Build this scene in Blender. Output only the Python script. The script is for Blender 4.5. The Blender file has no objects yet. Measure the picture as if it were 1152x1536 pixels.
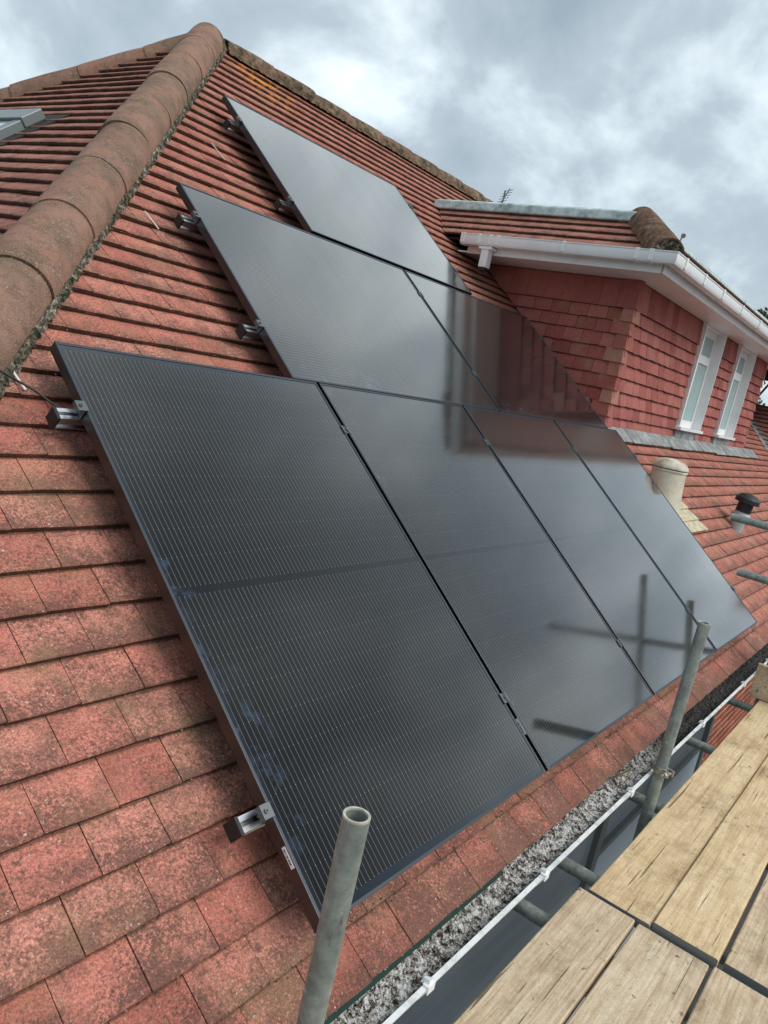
import bpy, bmesh, math, random
from mathutils import Vector as V, Matrix, noise
random.seed(7)
S = bpy.context.scene
COL = S.collection
# ------------------------------------------------------------------ camera (surveyed from the panel grid)
CX = (0.593, -0.778, 0.206)
RC = Matrix.Identity(4)
def _cam():
    import numpy as np
    r = np.array([1.71101987, -0.671735646, 0.840548169]); t = np.linalg.norm(r); k = r / t
    K = np.array([[0, -k[2], k[1]], [k[2], 0, -k[0]], [-k[1], k[0], 0]])
    return np.eye(3) + math.sin(t) * K + (1 - math.cos(t)) * K @ K
RM = _cam()
CP = V((-1.24397348, -0.795394896, 1.20703943))
FPX = 1160.2
cam_d = bpy.data.cameras.new('camera'); cam = bpy.data.objects.new('camera', cam_d); COL.objects.link(cam)
m = Matrix(((RM[0][0], -RM[1][0], -RM[2][0], CP.x), (RM[0][1], -RM[1][1], -RM[2][1], CP.y),
            (RM[0][2], -RM[1][2], -RM[2][2], CP.z), (0, 0, 0, 1)))
cam.matrix_world = m
cam_d.sensor_fit = 'VERTICAL'; cam_d.sensor_height = 36; cam_d.lens = FPX / 1536 * 36
cam_d.clip_start = .02; cam_d.clip_end = 3000
S.camera = cam
def pix(P):
    d = V(P) - CP
    q = [RM[i][0] * d.x + RM[i][1] * d.y + RM[i][2] * d.z for i in range(3)]
    return (576 + FPX * q[0] / q[2], 768 + FPX * q[1] / q[2], q[2]) if q[2] > .05 else (-9e3, -9e3, q[2])
# ------------------------------------------------------------------ world + sun
SUN = V((.16, -.68, .71)).normalized()
w = bpy.data.worlds.new('World'); S.world = w; w.use_nodes = True
nt = w.node_tree; nt.nodes.clear()
def N(t, **k):
    n = nt.nodes.new(t)
    for a, b in k.items():
        if a == 'inp':
            for i, v in b.items(): n.inputs[i].default_value = v
        else: setattr(n, a, b)
    return n
def LK(a, b): nt.links.new(a, b)
sky = N('ShaderNodeTexSky', sky_type='NISHITA', sun_disc=False, sun_elevation=math.asin(SUN.z), sun_rotation=math.atan2(SUN.x, SUN.y))
bg1 = N('ShaderNodeBackground', inp={1: .08}); LK(sky.outputs[0], bg1.inputs[0])
tc = N('ShaderNodeTexCoord'); sp = N('ShaderNodeSeparateXYZ'); LK(tc.outputs['Generated'], sp.inputs[0])
def M(op, a, b=None, c=None, clamp=False):
    n = nt.nodes.new('ShaderNodeMath'); n.operation = op; n.use_clamp = clamp
    for i, v in enumerate((a, b, c)):
        if v is None: continue
        if hasattr(v, 'links') or hasattr(v, 'node'): nt.links.new(v, n.inputs[i])
        else: n.inputs[i].default_value = v
    return n.outputs[0]
zc = M('MAXIMUM', sp.outputs[2], 0.0); den = M('ADD', zc, .62)
cb = N('ShaderNodeCombineXYZ'); LK(M('DIVIDE', sp.outputs[0], den), cb.inputs[0]); LK(M('DIVIDE', sp.outputs[1], den), cb.inputs[1])
mpw = N('ShaderNodeMapping'); mpw.inputs['Location'].default_value = (0.4, 1.9, 0); mpw.inputs['Scale'].default_value = (1, 1, 1)
LK(cb.outputs[0], mpw.inputs[0])
nz = N('ShaderNodeTexNoise', inp={'Scale': 3.6, 'Detail': 9.0, 'Roughness': .55, 'Distortion': .2}); LK(mpw.outputs[0], nz.inputs['Vector'])
cr = N('ShaderNodeValToRGB'); LK(nz.outputs[0], cr.inputs[0])
e = cr.color_ramp.elements
e[0].position = .30; e[0].color = (.20, .248, .287, 1)
e[1].position = .47; e[1].color = (.29, .345, .385, 1)
a_ = e.new(.56); a_.color = (.44, .505, .54, 1)
a_ = e.new(.66); a_.color = (.62, .695, .725, 1)
a_ = e.new(.78); a_.color = (.84, .90, .91, 1)
bg2 = N('ShaderNodeBackground'); LK(cr.outputs[0], bg2.inputs[0])
LK(M('ADD', 1.30, M('MULTIPLY', M('MINIMUM', zc, .6), .15)), bg2.inputs[1])     # overcast: brighter towards the zenith
mx = N('ShaderNodeMixShader', inp={0: .9}); LK(bg1.outputs[0], mx.inputs[1]); LK(bg2.outputs[0], mx.inputs[2])
ow = N('ShaderNodeOutputWorld'); LK(mx.outputs[0], ow.inputs[0])
sd = bpy.data.lights.new('sun', 'SUN'); sd.energy = 1.5; sd.angle = math.radians(36); sd.color = (1, .96, .9)
so = bpy.data.objects.new('sun', sd); COL.objects.link(so); so.rotation_euler = SUN.to_track_quat('Z', 'Y').to_euler()
S.view_settings.view_transform = 'Standard'; S.view_settings.look = 'None'; S.view_settings.gamma = 1
S.view_settings.exposure = 0.5; S.view_settings.use_curve_mapping = False
# ------------------------------------------------------------------ geometry helpers
TH = 0.674674; CT, ST, TT = math.cos(TH), math.sin(TH), math.tan(TH)
def RP(u, v, h=0.0): return V((u, v * CT - h * ST, v * ST + h * CT))   # panel plane coordinates
HT = -.12                                                               # tile surface below the glass
NR = V((0, -ST, CT))
def link(o, parent=None, **props):
    COL.objects.link(o)
    if parent is not None: o.parent = parent
    for k, v in props.items(): o[k] = v
    return o
def thing(name, loc=(0, 0, 0), label=None, category=None, group=None):
    o = bpy.data.objects.new(name, None); o.location = loc; COL.objects.link(o); o.empty_display_size = .1
    if label: o['label'] = label
    if category: o['category'] = category
    if group: o['group'] = group
    return o
class MB:
    def __init__(s): s.v = []; s.f = []; s.uv = {}; s.sm = False
    def face(s, pts, uvs=None):
        i = len(s.v); s.v += [V(p) for p in pts]; s.f.append(tuple(range(i, i + len(pts))))
        if uvs: s.uv[len(s.f) - 1] = uvs
    def prism(s, bot, top):
        i = len(s.v); n = len(bot); s.v += [V(p) for p in bot] + [V(p) for p in top]
        s.f.append(tuple(i + k for k in reversed(range(n)))); s.f.append(tuple(i + n + k for k in range(n)))
        for k in range(n): s.f.append((i + k, i + (k + 1) % n, i + n + (k + 1) % n, i + n + k))
    def box(s, a, b, fr=None):
        (x0, y0, z0), (x1, y1, z1) = a, b
        f = fr or (lambda x, y, z: V((x, y, z)))
        q = [(x0, y0), (x1, y0), (x1, y1), (x0, y1)]
        s.prism([f(x, y, z0) for x, y in q], [f(x, y, z1) for x, y in q])
    def tube(s, p0, p1, ro, ri=None, n=20, open0=False):
        p0, p1 = V(p0), V(p1); d = (p1 - p0).normalized(); a = d.orthogonal().normalized(); b = d.cross(a)
        def ring(p, r):
            i = len(s.v); s.v += [p + a * r * math.cos(6.28318 * k / n) + b * r * math.sin(6.28318 * k / n) for k in range(n)]; return i
        def strip(i, j): s.f.extend([(i + k, i + (k + 1) % n, j + (k + 1) % n, j + k) for k in range(n)])
        A, B = ring(p0, ro), ring(p1, ro); strip(A, B)
        if ri:
            C_, D = ring(p0, ri), ring(p1, ri); strip(D, C_); strip(B, D); strip(C_, A)
        else:
            s.f.append(tuple(A + k for k in reversed(range(n)))); s.f.append(tuple(B + k for k in range(n)))
    def sweep(s, prof, p0, p1, ax, ay, cap=True):
        n = len(prof)
        a = [V(p0) + ax * x + ay * y for x, y in prof]; b = [V(p1) + ax * x + ay * y for x, y in prof]
        i = len(s.v); s.v += a + b
        for k in range(n): s.f.append((i + k, i + (k + 1) % n, i + n + (k + 1) % n, i + n + k))
        if cap: s.f.append(tuple(i + k for k in reversed(range(n)))); s.f.append(tuple(i + n + k for k in range(n)))
    def mesh(s, name, mat, smooth=False, origin=None):
        me = bpy.data.meshes.new(name); O = V(origin) if origin is not None else V((0, 0, 0))
        me.from_pydata([p - O for p in s.v], [], s.f); me.materials.append(mat)
        if s.uv:
            L = me.uv_layers.new(name='UVMap')
            for fi, uvs in s.uv.items():
                for k, li in enumerate(me.polygons[fi].loop_indices): L.data[li].uv = uvs[k]
        bm = bmesh.new(); bm.from_mesh(me)
        if not s.uv: bmesh.ops.recalc_face_normals(bm, faces=bm.faces)
        bm.to_mesh(me); bm.free()
        if smooth:
            for p in me.polygons: p.use_smooth = True
            try: me.set_sharp_from_angle(angle=math.radians(35))
            except Exception: pass
        return me
    def obj(s, name, mat, parent=None, smooth=False, bevel=0, **props):
        c = sum(s.v, V((0, 0, 0))) / max(1, len(s.v))
        if parent is not None:
            P = V(parent.get('_o', (0, 0, 0)))
            me = s.mesh(name, mat, smooth, c); o = bpy.data.objects.new(name, me); o.location = c - WORLD.get(parent.name, V((0, 0, 0)))
            WORLD[o.name] = c
        else:
            me = s.mesh(name, mat, smooth, c); o = bpy.data.objects.new(name, me); o.location = c; WORLD[o.name] = c
        link(o, parent, **props); WORLD[o.name] = c
        if bevel:
            b = o.modifiers.new('bevel', 'BEVEL'); b.width = bevel; b.segments = 2; b.limit_method = 'ANGLE'
        return o
WORLD = {}
def root(name, loc, label, category, group=None):
    o = thing(name, loc, label, category, group); WORLD[o.name] = V(loc); return o
# ------------------------------------------------------------------ materials
class Mat:
    def __init__(s, name, base=(.5, .5, .5), rough=.6, metal=0.0, spec=.5):
        s.m = bpy.data.materials.new(name); s.m.use_nodes = True; s.t = s.m.node_tree
        s.p = s.t.nodes['Principled BSDF']; s.p.inputs['Base Color'].default_value = (*base, 1)
        s.p.inputs['Roughness'].default_value = rough; s.p.inputs['Metallic'].default_value = metal
        s.p.inputs['Specular IOR Level'].default_value = spec
    def n(s, t, inp=None, **k):
        x = s.t.nodes.new(t)
        for a, b in k.items(): setattr(x, a, b)
        for i, v in (inp or {}).items():
            if hasattr(v, 'is_linked'): s.t.links.new(v, x.inputs[i])
            else: x.inputs[i].default_value = v
        return x
    def pos(s): return s.n('ShaderNodeNewGeometry').outputs['Position']
    def noise(s, sc, det=4, rough=.55, vec=None, dist=0):
        return s.n('ShaderNodeTexNoise', {'Vector': vec if vec is not None else s.pos(), 'Scale': sc, 'Detail': det, 'Roughness': rough, 'Distortion': dist}).outputs[0]
    def ma(s, op, a, b=0.0, c=0.0, clamp=False): return s.n('ShaderNodeMath', {0: a, 1: b, 2: c}, operation=op, use_clamp=clamp).outputs[0]
    def step(s, x, lo, hi, a=0.0, b=1.0): return s.n('ShaderNodeMapRange', {0: x, 1: lo, 2: hi, 3: a, 4: b}, clamp=True).outputs[0]
    def mix(s, f, a, b, mode='MIX'):
        x = s.t.nodes.new('ShaderNodeMix'); x.data_type = 'RGBA'; x.blend_type = mode
        for i, v in ((0, f), (6, a), (7, b)):
            if hasattr(v, 'is_linked'): s.t.links.new(v, x.inputs[i])
            else: x.inputs[i].default_value = v if i == 0 else (*v, 1) if len(v) == 3 else v
        return x.outputs[2]
    def ramp(s, f, *st):
        x = s.n('ShaderNodeValToRGB', {0: f}); e = x.color_ramp.elements
        while len(e) < len(st): e.new(.5)
        for i, (p, c) in enumerate(st): e[i].position = p; e[i].color = (*c, 1)
        return x.outputs[0]
    def set(s, k, v): s.t.links.new(v, s.p.inputs[k])
    def bump(s, h, strength=.4, dist=.003): s.set('Normal', s.n('ShaderNodeBump', {'Strength': strength, 'Distance': dist, 'Height': h}).outputs[0])
    def scaled(s, sc, vec=None):
        return s.n('ShaderNodeMapping', {0: vec if vec is not None else s.pos(), 3: sc}).outputs[0]
def rnd(M_):
    g = M_.n('ShaderNodeNewGeometry'); o = M_.n('ShaderNodeObjectInfo')
    return M_.ma('FRACT', M_.ma('ADD', g.outputs['Random Per Island'], o.outputs['Random']))

def tile_material(name, c1, c2, c3, dark=(.085, .050, .038), stain=.75, speck=1.0, lichen=False, taildark=.8, thr=.66):
    T = Mat(name, rough=.88, spec=.25); r = rnd(T)
    base = T.ramp(r, (0, c1), (.45, c2), (1, c3))
    uv = T.n('ShaderNodeSeparateXYZ', {0: T.n('ShaderNodeUVMap').outputs[0]})
    big = T.noise(9, 5, .6); mid = T.noise(30, 6, .7); fine = T.noise(210, 4, .75)
    base = T.mix(T.step(mid, .35, .7, 0, .35), base, (c3[0] * 1.1, c3[1] * 1.12, c3[2] * 1.1))
    low = T.step(uv.outputs[1], .0, .42, 1, 0)
    # algae and soot gather in patches, heavier towards the tail of each tile
    k = T.ma('ADD', T.ma('MULTIPLY', big, .75), T.ma('MULTIPLY', mid, .60))
    k = T.ma('ADD', k, T.ma('MULTIPLY', low, .20))
    k = T.ma('ADD', k, T.ma('MULTIPLY', T.ma('SUBTRACT', r, .5), .15)); k = T.ma('ADD', k, .05)
    k = T.ma('ADD', k, T.ma('MULTIPLY', T.ma('MULTIPLY', T.ma('SUBTRACT', T.noise(115, 3, .8), .5), 1.4), T.step(T.noise(8, 3), .35, .62, .45, 1.25)))
    if lichen: k = T.ma('ADD', k, T.step(T.n('ShaderNodeSeparateXYZ', {0: T.pos()}).outputs[2], -.11, -.135, 0, .11))
    st = T.step(k, thr, thr + .36, 0, stain)
    base = T.mix(st, base, dark)
    green = T.step(T.noise(3.1, 4, .6), .56, .72, 0, .35); base = T.mix(T.ma('MULTIPLY', green, st), base, (.10, .10, .05))
    sp = T.ma('MULTIPLY', T.step(T.noise(120, 2, .5), .66, .71), T.step(T.noise(13, 2), .44, .62)); base = T.mix(T.ma('MULTIPLY', sp, .75 * speck), base, (.60, .52, .44))
    vo = T.n('ShaderNodeTexVoronoi', {'Vector': T.pos(), 'Scale': 46.0}); sp2 = T.ma('MULTIPLY', T.step(vo.outputs[0], .12, .06), T.step(T.n('ShaderNodeSeparateColor', {0: vo.outputs[1]}).outputs[0], .78, .8))
    base = T.mix(T.ma('MULTIPLY', sp2, .7 * speck), base, (.66, .58, .5))
    base = T.mix(T.step(T.noise(6, 4), .52, .68, 0, .4), base, (.36, .20, .12)); grain = T.step(fine, .34, .66, .58, 1.42); base = T.mix(1.0, base, T.n('ShaderNodeCombineColor', {0: grain, 1: grain, 2: grain}).outputs[0], 'MULTIPLY')
    lap = T.step(T.ma('ADD', uv.outputs[1], T.ma('MULTIPLY', T.ma('SUBTRACT', mid, .5), .07)), .582, .606, 0, .6); base = T.mix(lap, base, (.05, .033, .02))  # shadow line and trapped dirt under the course above, painted into the colour
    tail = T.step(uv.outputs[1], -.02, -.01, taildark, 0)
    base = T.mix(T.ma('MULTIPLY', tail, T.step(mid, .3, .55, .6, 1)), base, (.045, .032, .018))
    if lichen:
        d = T.n('ShaderNodeVectorMath', {0: T.pos(), 1: RP(2.85, 4.93, HT)}, operation='DISTANCE').outputs['Value']
        f = T.ma('MULTIPLY', T.step(d, .10, .36, 1, 0), T.step(T.noise(16, 4, .6), .49, .56)); base = T.mix(T.ma('MULTIPLY', f, .9), base, (.62, .27, .03))
    T.set('Base Color', base)
    T.bump(T.ma('ADD', T.ma('MULTIPLY', fine, .6), mid), .55, .004)
    return T.m
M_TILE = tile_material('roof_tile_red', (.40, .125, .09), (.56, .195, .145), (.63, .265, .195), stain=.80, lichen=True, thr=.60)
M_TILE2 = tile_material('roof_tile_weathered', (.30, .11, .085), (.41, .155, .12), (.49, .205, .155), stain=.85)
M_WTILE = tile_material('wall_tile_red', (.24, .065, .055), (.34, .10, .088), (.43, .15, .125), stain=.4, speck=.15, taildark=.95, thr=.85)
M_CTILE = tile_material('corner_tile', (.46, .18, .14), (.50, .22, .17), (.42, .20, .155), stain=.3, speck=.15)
T = Mat('ridge_tile_clay', rough=.9, spec=.2)
big = T.noise(5, 6, .62); mid = T.noise(22, 6, .65); fine = T.noise(170, 3, .7)
b = T.ramp(rnd(T), (0, (.36, .20, .145)), (.5, (.44, .235, .165)), (1, (.41, .25, .18)))
b = T.mix(T.step(big, .42, .62, 0, .75), b, (.22, .165, .115))
b = T.mix(T.step(T.ma('ADD', T.ma('MULTIPLY', mid, .6), T.ma('MULTIPLY', fine, .6)), .58, .78, 0, .7), b, (.10, .075, .055))
b = T.mix(T.step(T.noise(4.2, 5, .7), .50, .66, 0, .75), b, (.44, .26, .19)); b = T.mix(T.step(T.ma('ADD', T.noise(9, 6, .75), T.ma('MULTIPLY', T.ma('SUBTRACT', T.noise(110, 3, .8), .5), .5)), .48, .70, 0, .62), b, (.13, .098, .068)); b = T.mix(T.ma('MULTIPLY', T.step(T.noise(110, 2), .60, .66), T.step(T.noise(9), .42, .6)), b, (.48, .42, .33))
b = T.mix(T.ma('MULTIPLY', T.step(T.noise(11, 4), .68, .72), .8), b, (.45, .30, .05))
T.set('Base Color', b); T.bump(T.ma('ADD', mid, T.ma('MULTIPLY', fine, .9)), 1.0, .012); M_RIDGE = T.m
T = Mat('mossy_ridge', rough=.95, spec=.1)
b = T.ramp(T.noise(16, 6, .7), (.34, (.03, .025, .018)), (.47, (.13, .10, .065)), (.58, (.24, .165, .11)), (.72, (.42, .37, .29)))
b = T.mix(T.step(T.noise(6, 4), .5, .62, 0, .6), b, (.26, .14, .10))
T.set('Base Color', b); T.bump(T.noise(60, 5, .7), 1.0, .012); M_MOSSRIDGE = T.m
T = Mat('dark_barrel_tile', rough=.95, spec=.1); T.set('Base Color', T.ramp(T.noise(18, 6, .75), (.34, (.06, .045, .03)), (.5, (.16, .095, .065)), (.68, (.30, .20, .14)))); T.bump(T.noise(70, 5, .7), 1.0, .01); M_DHIP = T.m
T = Mat('mortar_moss', rough=.95, spec=.1)
b = T.ramp(T.noise(38, 6, .75), (.36, (.012, .011, .008)), (.45, (.07, .065, .04)), (.54, (.20, .175, .125)), (.64, (.52, .50, .43)))
T.set('Base Color', b); T.bump(T.noise(90, 5, .7), 1.0, .012); M_MORTAR = T.m
M_UNDER = Mat('roof_underlay', (.03, .022, .018), .95).m
# photovoltaic glass: UVs are metres, V along the fingers
def cell_material():
    T = Mat('solar_cells', (.012, .013, .015), .12, spec=.5)
    uv = T.n('ShaderNodeSeparateXYZ', {0: T.n('ShaderNodeUVMap').outputs[0]}); u, v = uv.outputs[0], uv.outputs[1]
    pitch = 1.106 / 66
    f = T.ma('ABSOLUTE', T.ma('SUBTRACT', T.ma('FRACT', T.ma('DIVIDE', T.ma('SUBTRACT', u, .014), pitch)), .5))
    line = T.step(f, .055, .035)
    dv = T.ma('ABSOLUTE', T.ma('SUBTRACT', v, .855)); du = T.ma('ABSOLUTE', T.ma('SUBTRACT', u, .567))
    inside = T.ma('MULTIPLY', T.step(dv, .826, .825), T.step(dv, .012, .013)); inside = T.ma('MULTIPLY', inside, T.step(du, .548, .547))
    cf = T.ma('ABSOLUTE', T.ma('SUBTRACT', T.ma('FRACT', T.ma('DIVIDE', T.ma('SUBTRACT', dv, .013), .0902)), .5)); cell = T.step(cf, .488, .494)
    cu = T.ma('ABSOLUTE', T.ma('SUBTRACT', T.ma('FRACT', T.ma('DIVIDE', T.ma('SUBTRACT', u, .014), 1.106 / 6)), .5)); cellu = T.step(cu, .4955, .4975)
    vor = T.ma('FRACT', T.ma('MULTIPLY', T.ma('FLOOR', T.ma('DIVIDE', v, .0902)), .618))
    base = T.mix(T.ma('MULTIPLY', vor, .5), (.006, .006, .0065), (.010, .0095, .010))
    base = T.mix(T.ma('MULTIPLY', T.ma('MAXIMUM', cell, cellu), .8), base, (.006, .007, .009))
    base = T.mix(T.ma('MULTIPLY', inside, T.ma('MULTIPLY', line, .62)), base, (.19, .19, .185))
    edge = T.step(T.ma('MULTIPLY', T.step(dv, .826, .825), T.step(du, .548, .547)), .5, .4)
    base = T.mix(T.ma('MULTIPLY', edge, 1.0), base, (.010, .016, .025))
    dots = T.ma('MULTIPLY', T.ma('MULTIPLY', cell, line), inside); base = T.mix(T.ma('MULTIPLY', dots, .7), base, (.5, .5, .48))
    # hand smears and dust near the handled edge
    n1 = T.noise(16, 5, .7); n2 = T.noise(3.2, 2); near = T.step(u, .03, .13, 1, 0)
    sm = T.ma('MULTIPLY', T.ma('MULTIPLY', T.step(n1, .50, .66), T.step(n2, .50, .60)), near); base = T.mix(T.ma('MULTIPLY', sm, .55), base, (.07, .12, .20))
    dust = T.ma('MULTIPLY', T.step(T.noise(75, 3), .73, .76), .22); base = T.mix(dust, base, (.16, .17, .17))
    T.set('Base Color', base)
    T.set('Base Color', base); T.p.inputs['Roughness'].default_value = .5; T.p.inputs['Specular IOR Level'].default_value = 0.0
    # textured anti-reflective glass: very little mirror face-on, strong at a glancing view
    lw = T.n('ShaderNodeLayerWeight', {'Blend': .5}).outputs['Facing']
    fac = T.ma('ADD', .014, T.ma('MULTIPLY', T.ma('POWER', lw, 3.4), 1.28), clamp=True)
    rough = T.ma('ADD', .06, T.ma('MULTIPLY', T.noise(4, 4), .05))
    gl = T.n('ShaderNodeBsdfGlossy', {'Roughness': rough}); gl.inputs['Color'].default_value = (1, .985, .965, 1)
    smear = T.noise(1, 5, .6, T.scaled((9, 2.2, 2.2)))
    bp = T.n('ShaderNodeBump', {'Strength': .03, 'Distance': .001, 'Height': T.noise(22, 2)}); T.t.links.new(bp.outputs[0], gl.inputs['Normal'])
    fac = T.ma('MULTIPLY', fac, T.step(smear, .3, .7, .97, 1.015))
    ms = T.n('ShaderNodeMixShader', {0: fac}); T.t.links.new(T.p.outputs[0], ms.inputs[1]); T.t.links.new(gl.outputs[0], ms.inputs[2])
    T.t.links.new(ms.outputs[0], T.t.nodes['Material Output'].inputs['Surface'])
    return T.m
M_CELL = cell_material()
M_FRAME = Mat('black_anodised_frame', (.10, .104, .112), .36, metal=1).m
M_ALU = Mat('mill_aluminium', (.72, .73, .74), .28, metal=1).m
T = Mat('clamp_metal', (.17, .175, .18), .45, metal=.9); M_CLAMP = T.m
M_BLACK = Mat('black_plastic', (.012, .012, .013), .5).m
T = Mat('white_upvc', (.82, .83, .83), .35)
T.set('Base Color', T.mix(T.step(T.noise(5, 5, .65), .5, .75, 0, .28), (.83, .84, .84), (.50, .48, .44))); M_UPVC = T.m
T = Mat('gutter_upvc', (.8, .8, .8), .45)
T.set('Base Color', T.mix(T.step(T.noise(18, 5, .65), .45, .7, 0, .6), (.78, .79, .78), (.30, .30, .27))); M_GUT = T.m
T = Mat('lead_sheet', (.36, .39, .41), .55, metal=.0)
T.set('Base Color', T.ramp(T.noise(9, 5, .65), (.3, (.13, .135, .135)), (.5, (.25, .265, .265)), (.72, (.50, .51, .49)))); T.bump(T.noise(14, 3), .5, .01); M_LEAD = T.m
T = Mat('weathered_lead', (.4, .5, .48), .6)
T.set('Base Color', T.ramp(T.noise(11, 6, .65), (.3, (.16, .22, .22)), (.48, (.38, .46, .45)), (.7, (.66, .72, .69)))); T.bump(T.noise(14, 3), .5, .01); M_LEAD2 = T.m
T = Mat('galvanised_tube', (.3, .33, .32), .55, metal=.35)
g1 = T.noise(22, 6, .7); g2 = T.noise(5, 3)
b = T.ramp(g1, (.3, (.15, .17, .16)), (.5, (.25, .285, .265)), (.68, (.36, .39, .36)))
b = T.mix(T.step(T.noise(7, 5, .6, T.scaled((3, 3, .7))), .60, .72, 0, .8), b, (.10, .10, .09))
b = T.mix(T.ma('MULTIPLY', T.step(g2, .5, .7), .35), b, (.26, .32, .27)); b = T.mix(T.ma('MULTIPLY', T.step(T.noise(38, 4, .7), .62, .68), .7), b, (.52, .53, .49)); b = T.mix(T.ma('MULTIPLY', T.step(T.noise(17, 5, .7, T.scaled((1, 1, .35))), .62, .70), .7), b, (.10, .085, .06))
T.set('Base Color', b); T.bump(g1, .3, .002); M_TUBE = T.m
T = Mat('tube_rim', (.5, .49, .40), .6, metal=.2); T.set('Base Color', T.ramp(T.noise(60, 4), (.3, (.33, .31, .24)), (.7, (.62, .6, .5)))); M_RIM = T.m
T = Mat('coupler_steel', (.36, .35, .30), .5, metal=.6); T.set('Base Color', T.ramp(T.noise(50, 4), (.3, (.12, .10, .07)), (.6, (.45, .43, .36)))); M_COUP = T.m
def board_material(name, c1, c2, c3):
    T = Mat(name, rough=.8, spec=.2); oi = T.n('ShaderNodeObjectInfo').outputs['Random']
    off = T.n('ShaderNodeCombineXYZ', {0: T.ma('MULTIPLY', oi, 31.0), 1: T.ma('MULTIPLY', oi, 17.0), 2: 0.0}).outputs[0]
    P = T.n('ShaderNodeVectorMath', {0: T.pos(), 1: off}, operation='ADD').outputs[0]
    wob = T.noise(1.6, 3, .5, T.scaled((1, 4, 4), P)); 
    g = T.noise(1.0, 7, .62, T.scaled((5, 95, 95), P), .6); g2 = T.noise(1.0, 3, .5, T.scaled((1.3, 30, 30), P), 1.2)
    b = T.ramp(T.ma('ADD', T.ma('MULTIPLY', g, .55), T.ma('MULTIPLY', g2, .45)), (.36, c1), (.5, c2), (.66, c3))
    b = T.mix(T.step(T.noise(11, 7, .8, P), .46, .68, 0, .42), b, (c1[0] * .6, c1[1] * .56, c1[2] * .55)); b = T.mix(T.step(T.noise(140, 3, .7, P), .52, .66, 0, .35), b, (c1[0] * .6, c1[1] * .56, c1[2] * .55)); b = T.mix(T.step(T.noise(13, 5, .7, T.scaled((1, 1.6, 1), P)), .56, .70, 0, .4), b, (c3[0] * 1.05, c3[1] * 1.05, c3[2] * 1.05))
    b = T.mix(T.step(wob, .54, .72, 0, .35), b, (.50, .34, .16))
    b = T.mix(T.step(T.noise(55, 4, .7, T.scaled((.6, 1, 1), P)), .64, .72, 0, .6), b, (.13, .10, .07))
    crack = T.step(T.noise(1, 2, .5, T.scaled((1.6, 60, 10), P), .4), .68, .705, 0, .75); b = T.mix(crack, b, (.07, .05, .035))
    vo = T.n('ShaderNodeTexVoronoi', {'Vector': T.scaled((1, 1.5, 1), P), 'Scale': 8.0}); kn = T.ma('MULTIPLY', T.step(vo.outputs[0], .10, .05), T.step(T.n('ShaderNodeSeparateColor', {0: vo.outputs[1]}).outputs[0], .60, .64))
    b = T.mix(T.ma('MULTIPLY', kn, .75), b, (.16, .09, .045))
    b = T.mix(T.ma('MULTIPLY', T.step(T.noise(3.2, 5, .7, P), .52, .68), T.step(T.noise(60, 3, .8, P), .40, .60, .25, .8)), b, (c1[0] * .45, c1[1] * .40, c1[2] * .38))
    b = T.mix(T.ma('MULTIPLY', T.step(T.noise(24, 4, .7, P), .66, .70), .75), b, (.085, .06, .04))
    T.set('Base Color', b); T.bump(T.ma('ADD', g, T.ma('MULTIPLY', crack, -1.0)), .8, .004); return T.m
M_BOARD = board_material('scaffold_board_yellow', (.52, .36, .195), (.69, .51, .30), (.80, .63, .41))
M_BOARDG = board_material('scaffold_board_grey', (.44, .315, .20), (.60, .465, .315), (.71, .60, .45))
T = Mat('gutter_sludge', rough=.9, spec=.3)
k = T.ma('ADD', T.ma('MULTIPLY', T.noise(48, 5, .8), .7), T.ma('MULTIPLY', T.noise(160, 3, .8), .3)); x = T.n('ShaderNodeSeparateXYZ', {0: T.pos()}).outputs[0]
b = T.ramp(k, (.40, (.012, .010, .009)), (.465, (.09, .07, .055)), (.50, (.42, .40, .37)), (.58, (.84, .83, .80)))
b = T.mix(T.step(T.noise(30, 4), .60, .66, 0, .7), b, (.09, .03, .018))
wet = T.step(T.ma('ADD', x, T.ma('MULTIPLY', T.noise(3), .9)), 2.55, 2.95, 0, .93); b = T.mix(wet, b, (.012, .008, .006))
T.set('Base Color', b); T.set('Roughness', T.step(wet, 0, 1, .9, .25)); T.bump(k, 1, .015); M_SLUDGE = T.m
T = Mat('green_felt_edge', (.015, .045, .035), .5); M_FELT = T.m
T = Mat('window_glass', (.33, .46, .45), .12, spec=.7); M_GLASS = T.m
T = Mat('slate_grey_pane', (.05, .06, .072), .14, spec=.5)
T.set('Base Color', T.ramp(T.noise(1, 5, .6, T.scaled((.7, 8, 8))), (.35, (.21, .245, .27)), (.7, (.31, .36, .40)))); M_PANE = T.m
M_PANEL = Mat('blue_grey_panel', (.40, .46, .50), .4).m
M_GREYFR = Mat('grey_window_frame', (.16, .17, .165), .4).m
T = Mat('brick_red', rough=.9, spec=.2); T.set('Base Color', T.mix(T.step(T.noise(60, 4), .4, .7, 0, .5), T.ramp(rnd(T), (0, (.24, .06, .03)), (1, (.38, .11, .06))), (.14, .05, .035))); T.bump(T.noise(120, 3), .4, .003); M_BRICK = T.m
M_MORT2 = Mat('brick_mortar', (.62, .52, .44), .95).m
T = Mat('cream_vent', (.62, .56, .42), .5); T.set('Base Color', T.mix(T.step(T.noise(12, 5, .65), .45, .7, 0, .5), (.64, .59, .46), (.34, .32, .24))); M_CREAM = T.m
T = Mat('cream_slate', (.6, .5, .3), .7); T.set('Base Color', T.mix(T.step(T.noise(22, 6, .7), .4, .62, 0, .75), (.64, .56, .38), (.34, .29, .20))); M_CREAMS = T.m
T = Mat('dome_cap', (.55, .48, .36), .55); T.set('Base Color', T.ramp(T.noise(9, 4), (.4, (.42, .34, .24)), (.6, (.66, .62, .52)))); M_DOME = T.m
M_ZINC = Mat('grey_collar', (.42, .44, .44), .5).m
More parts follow.
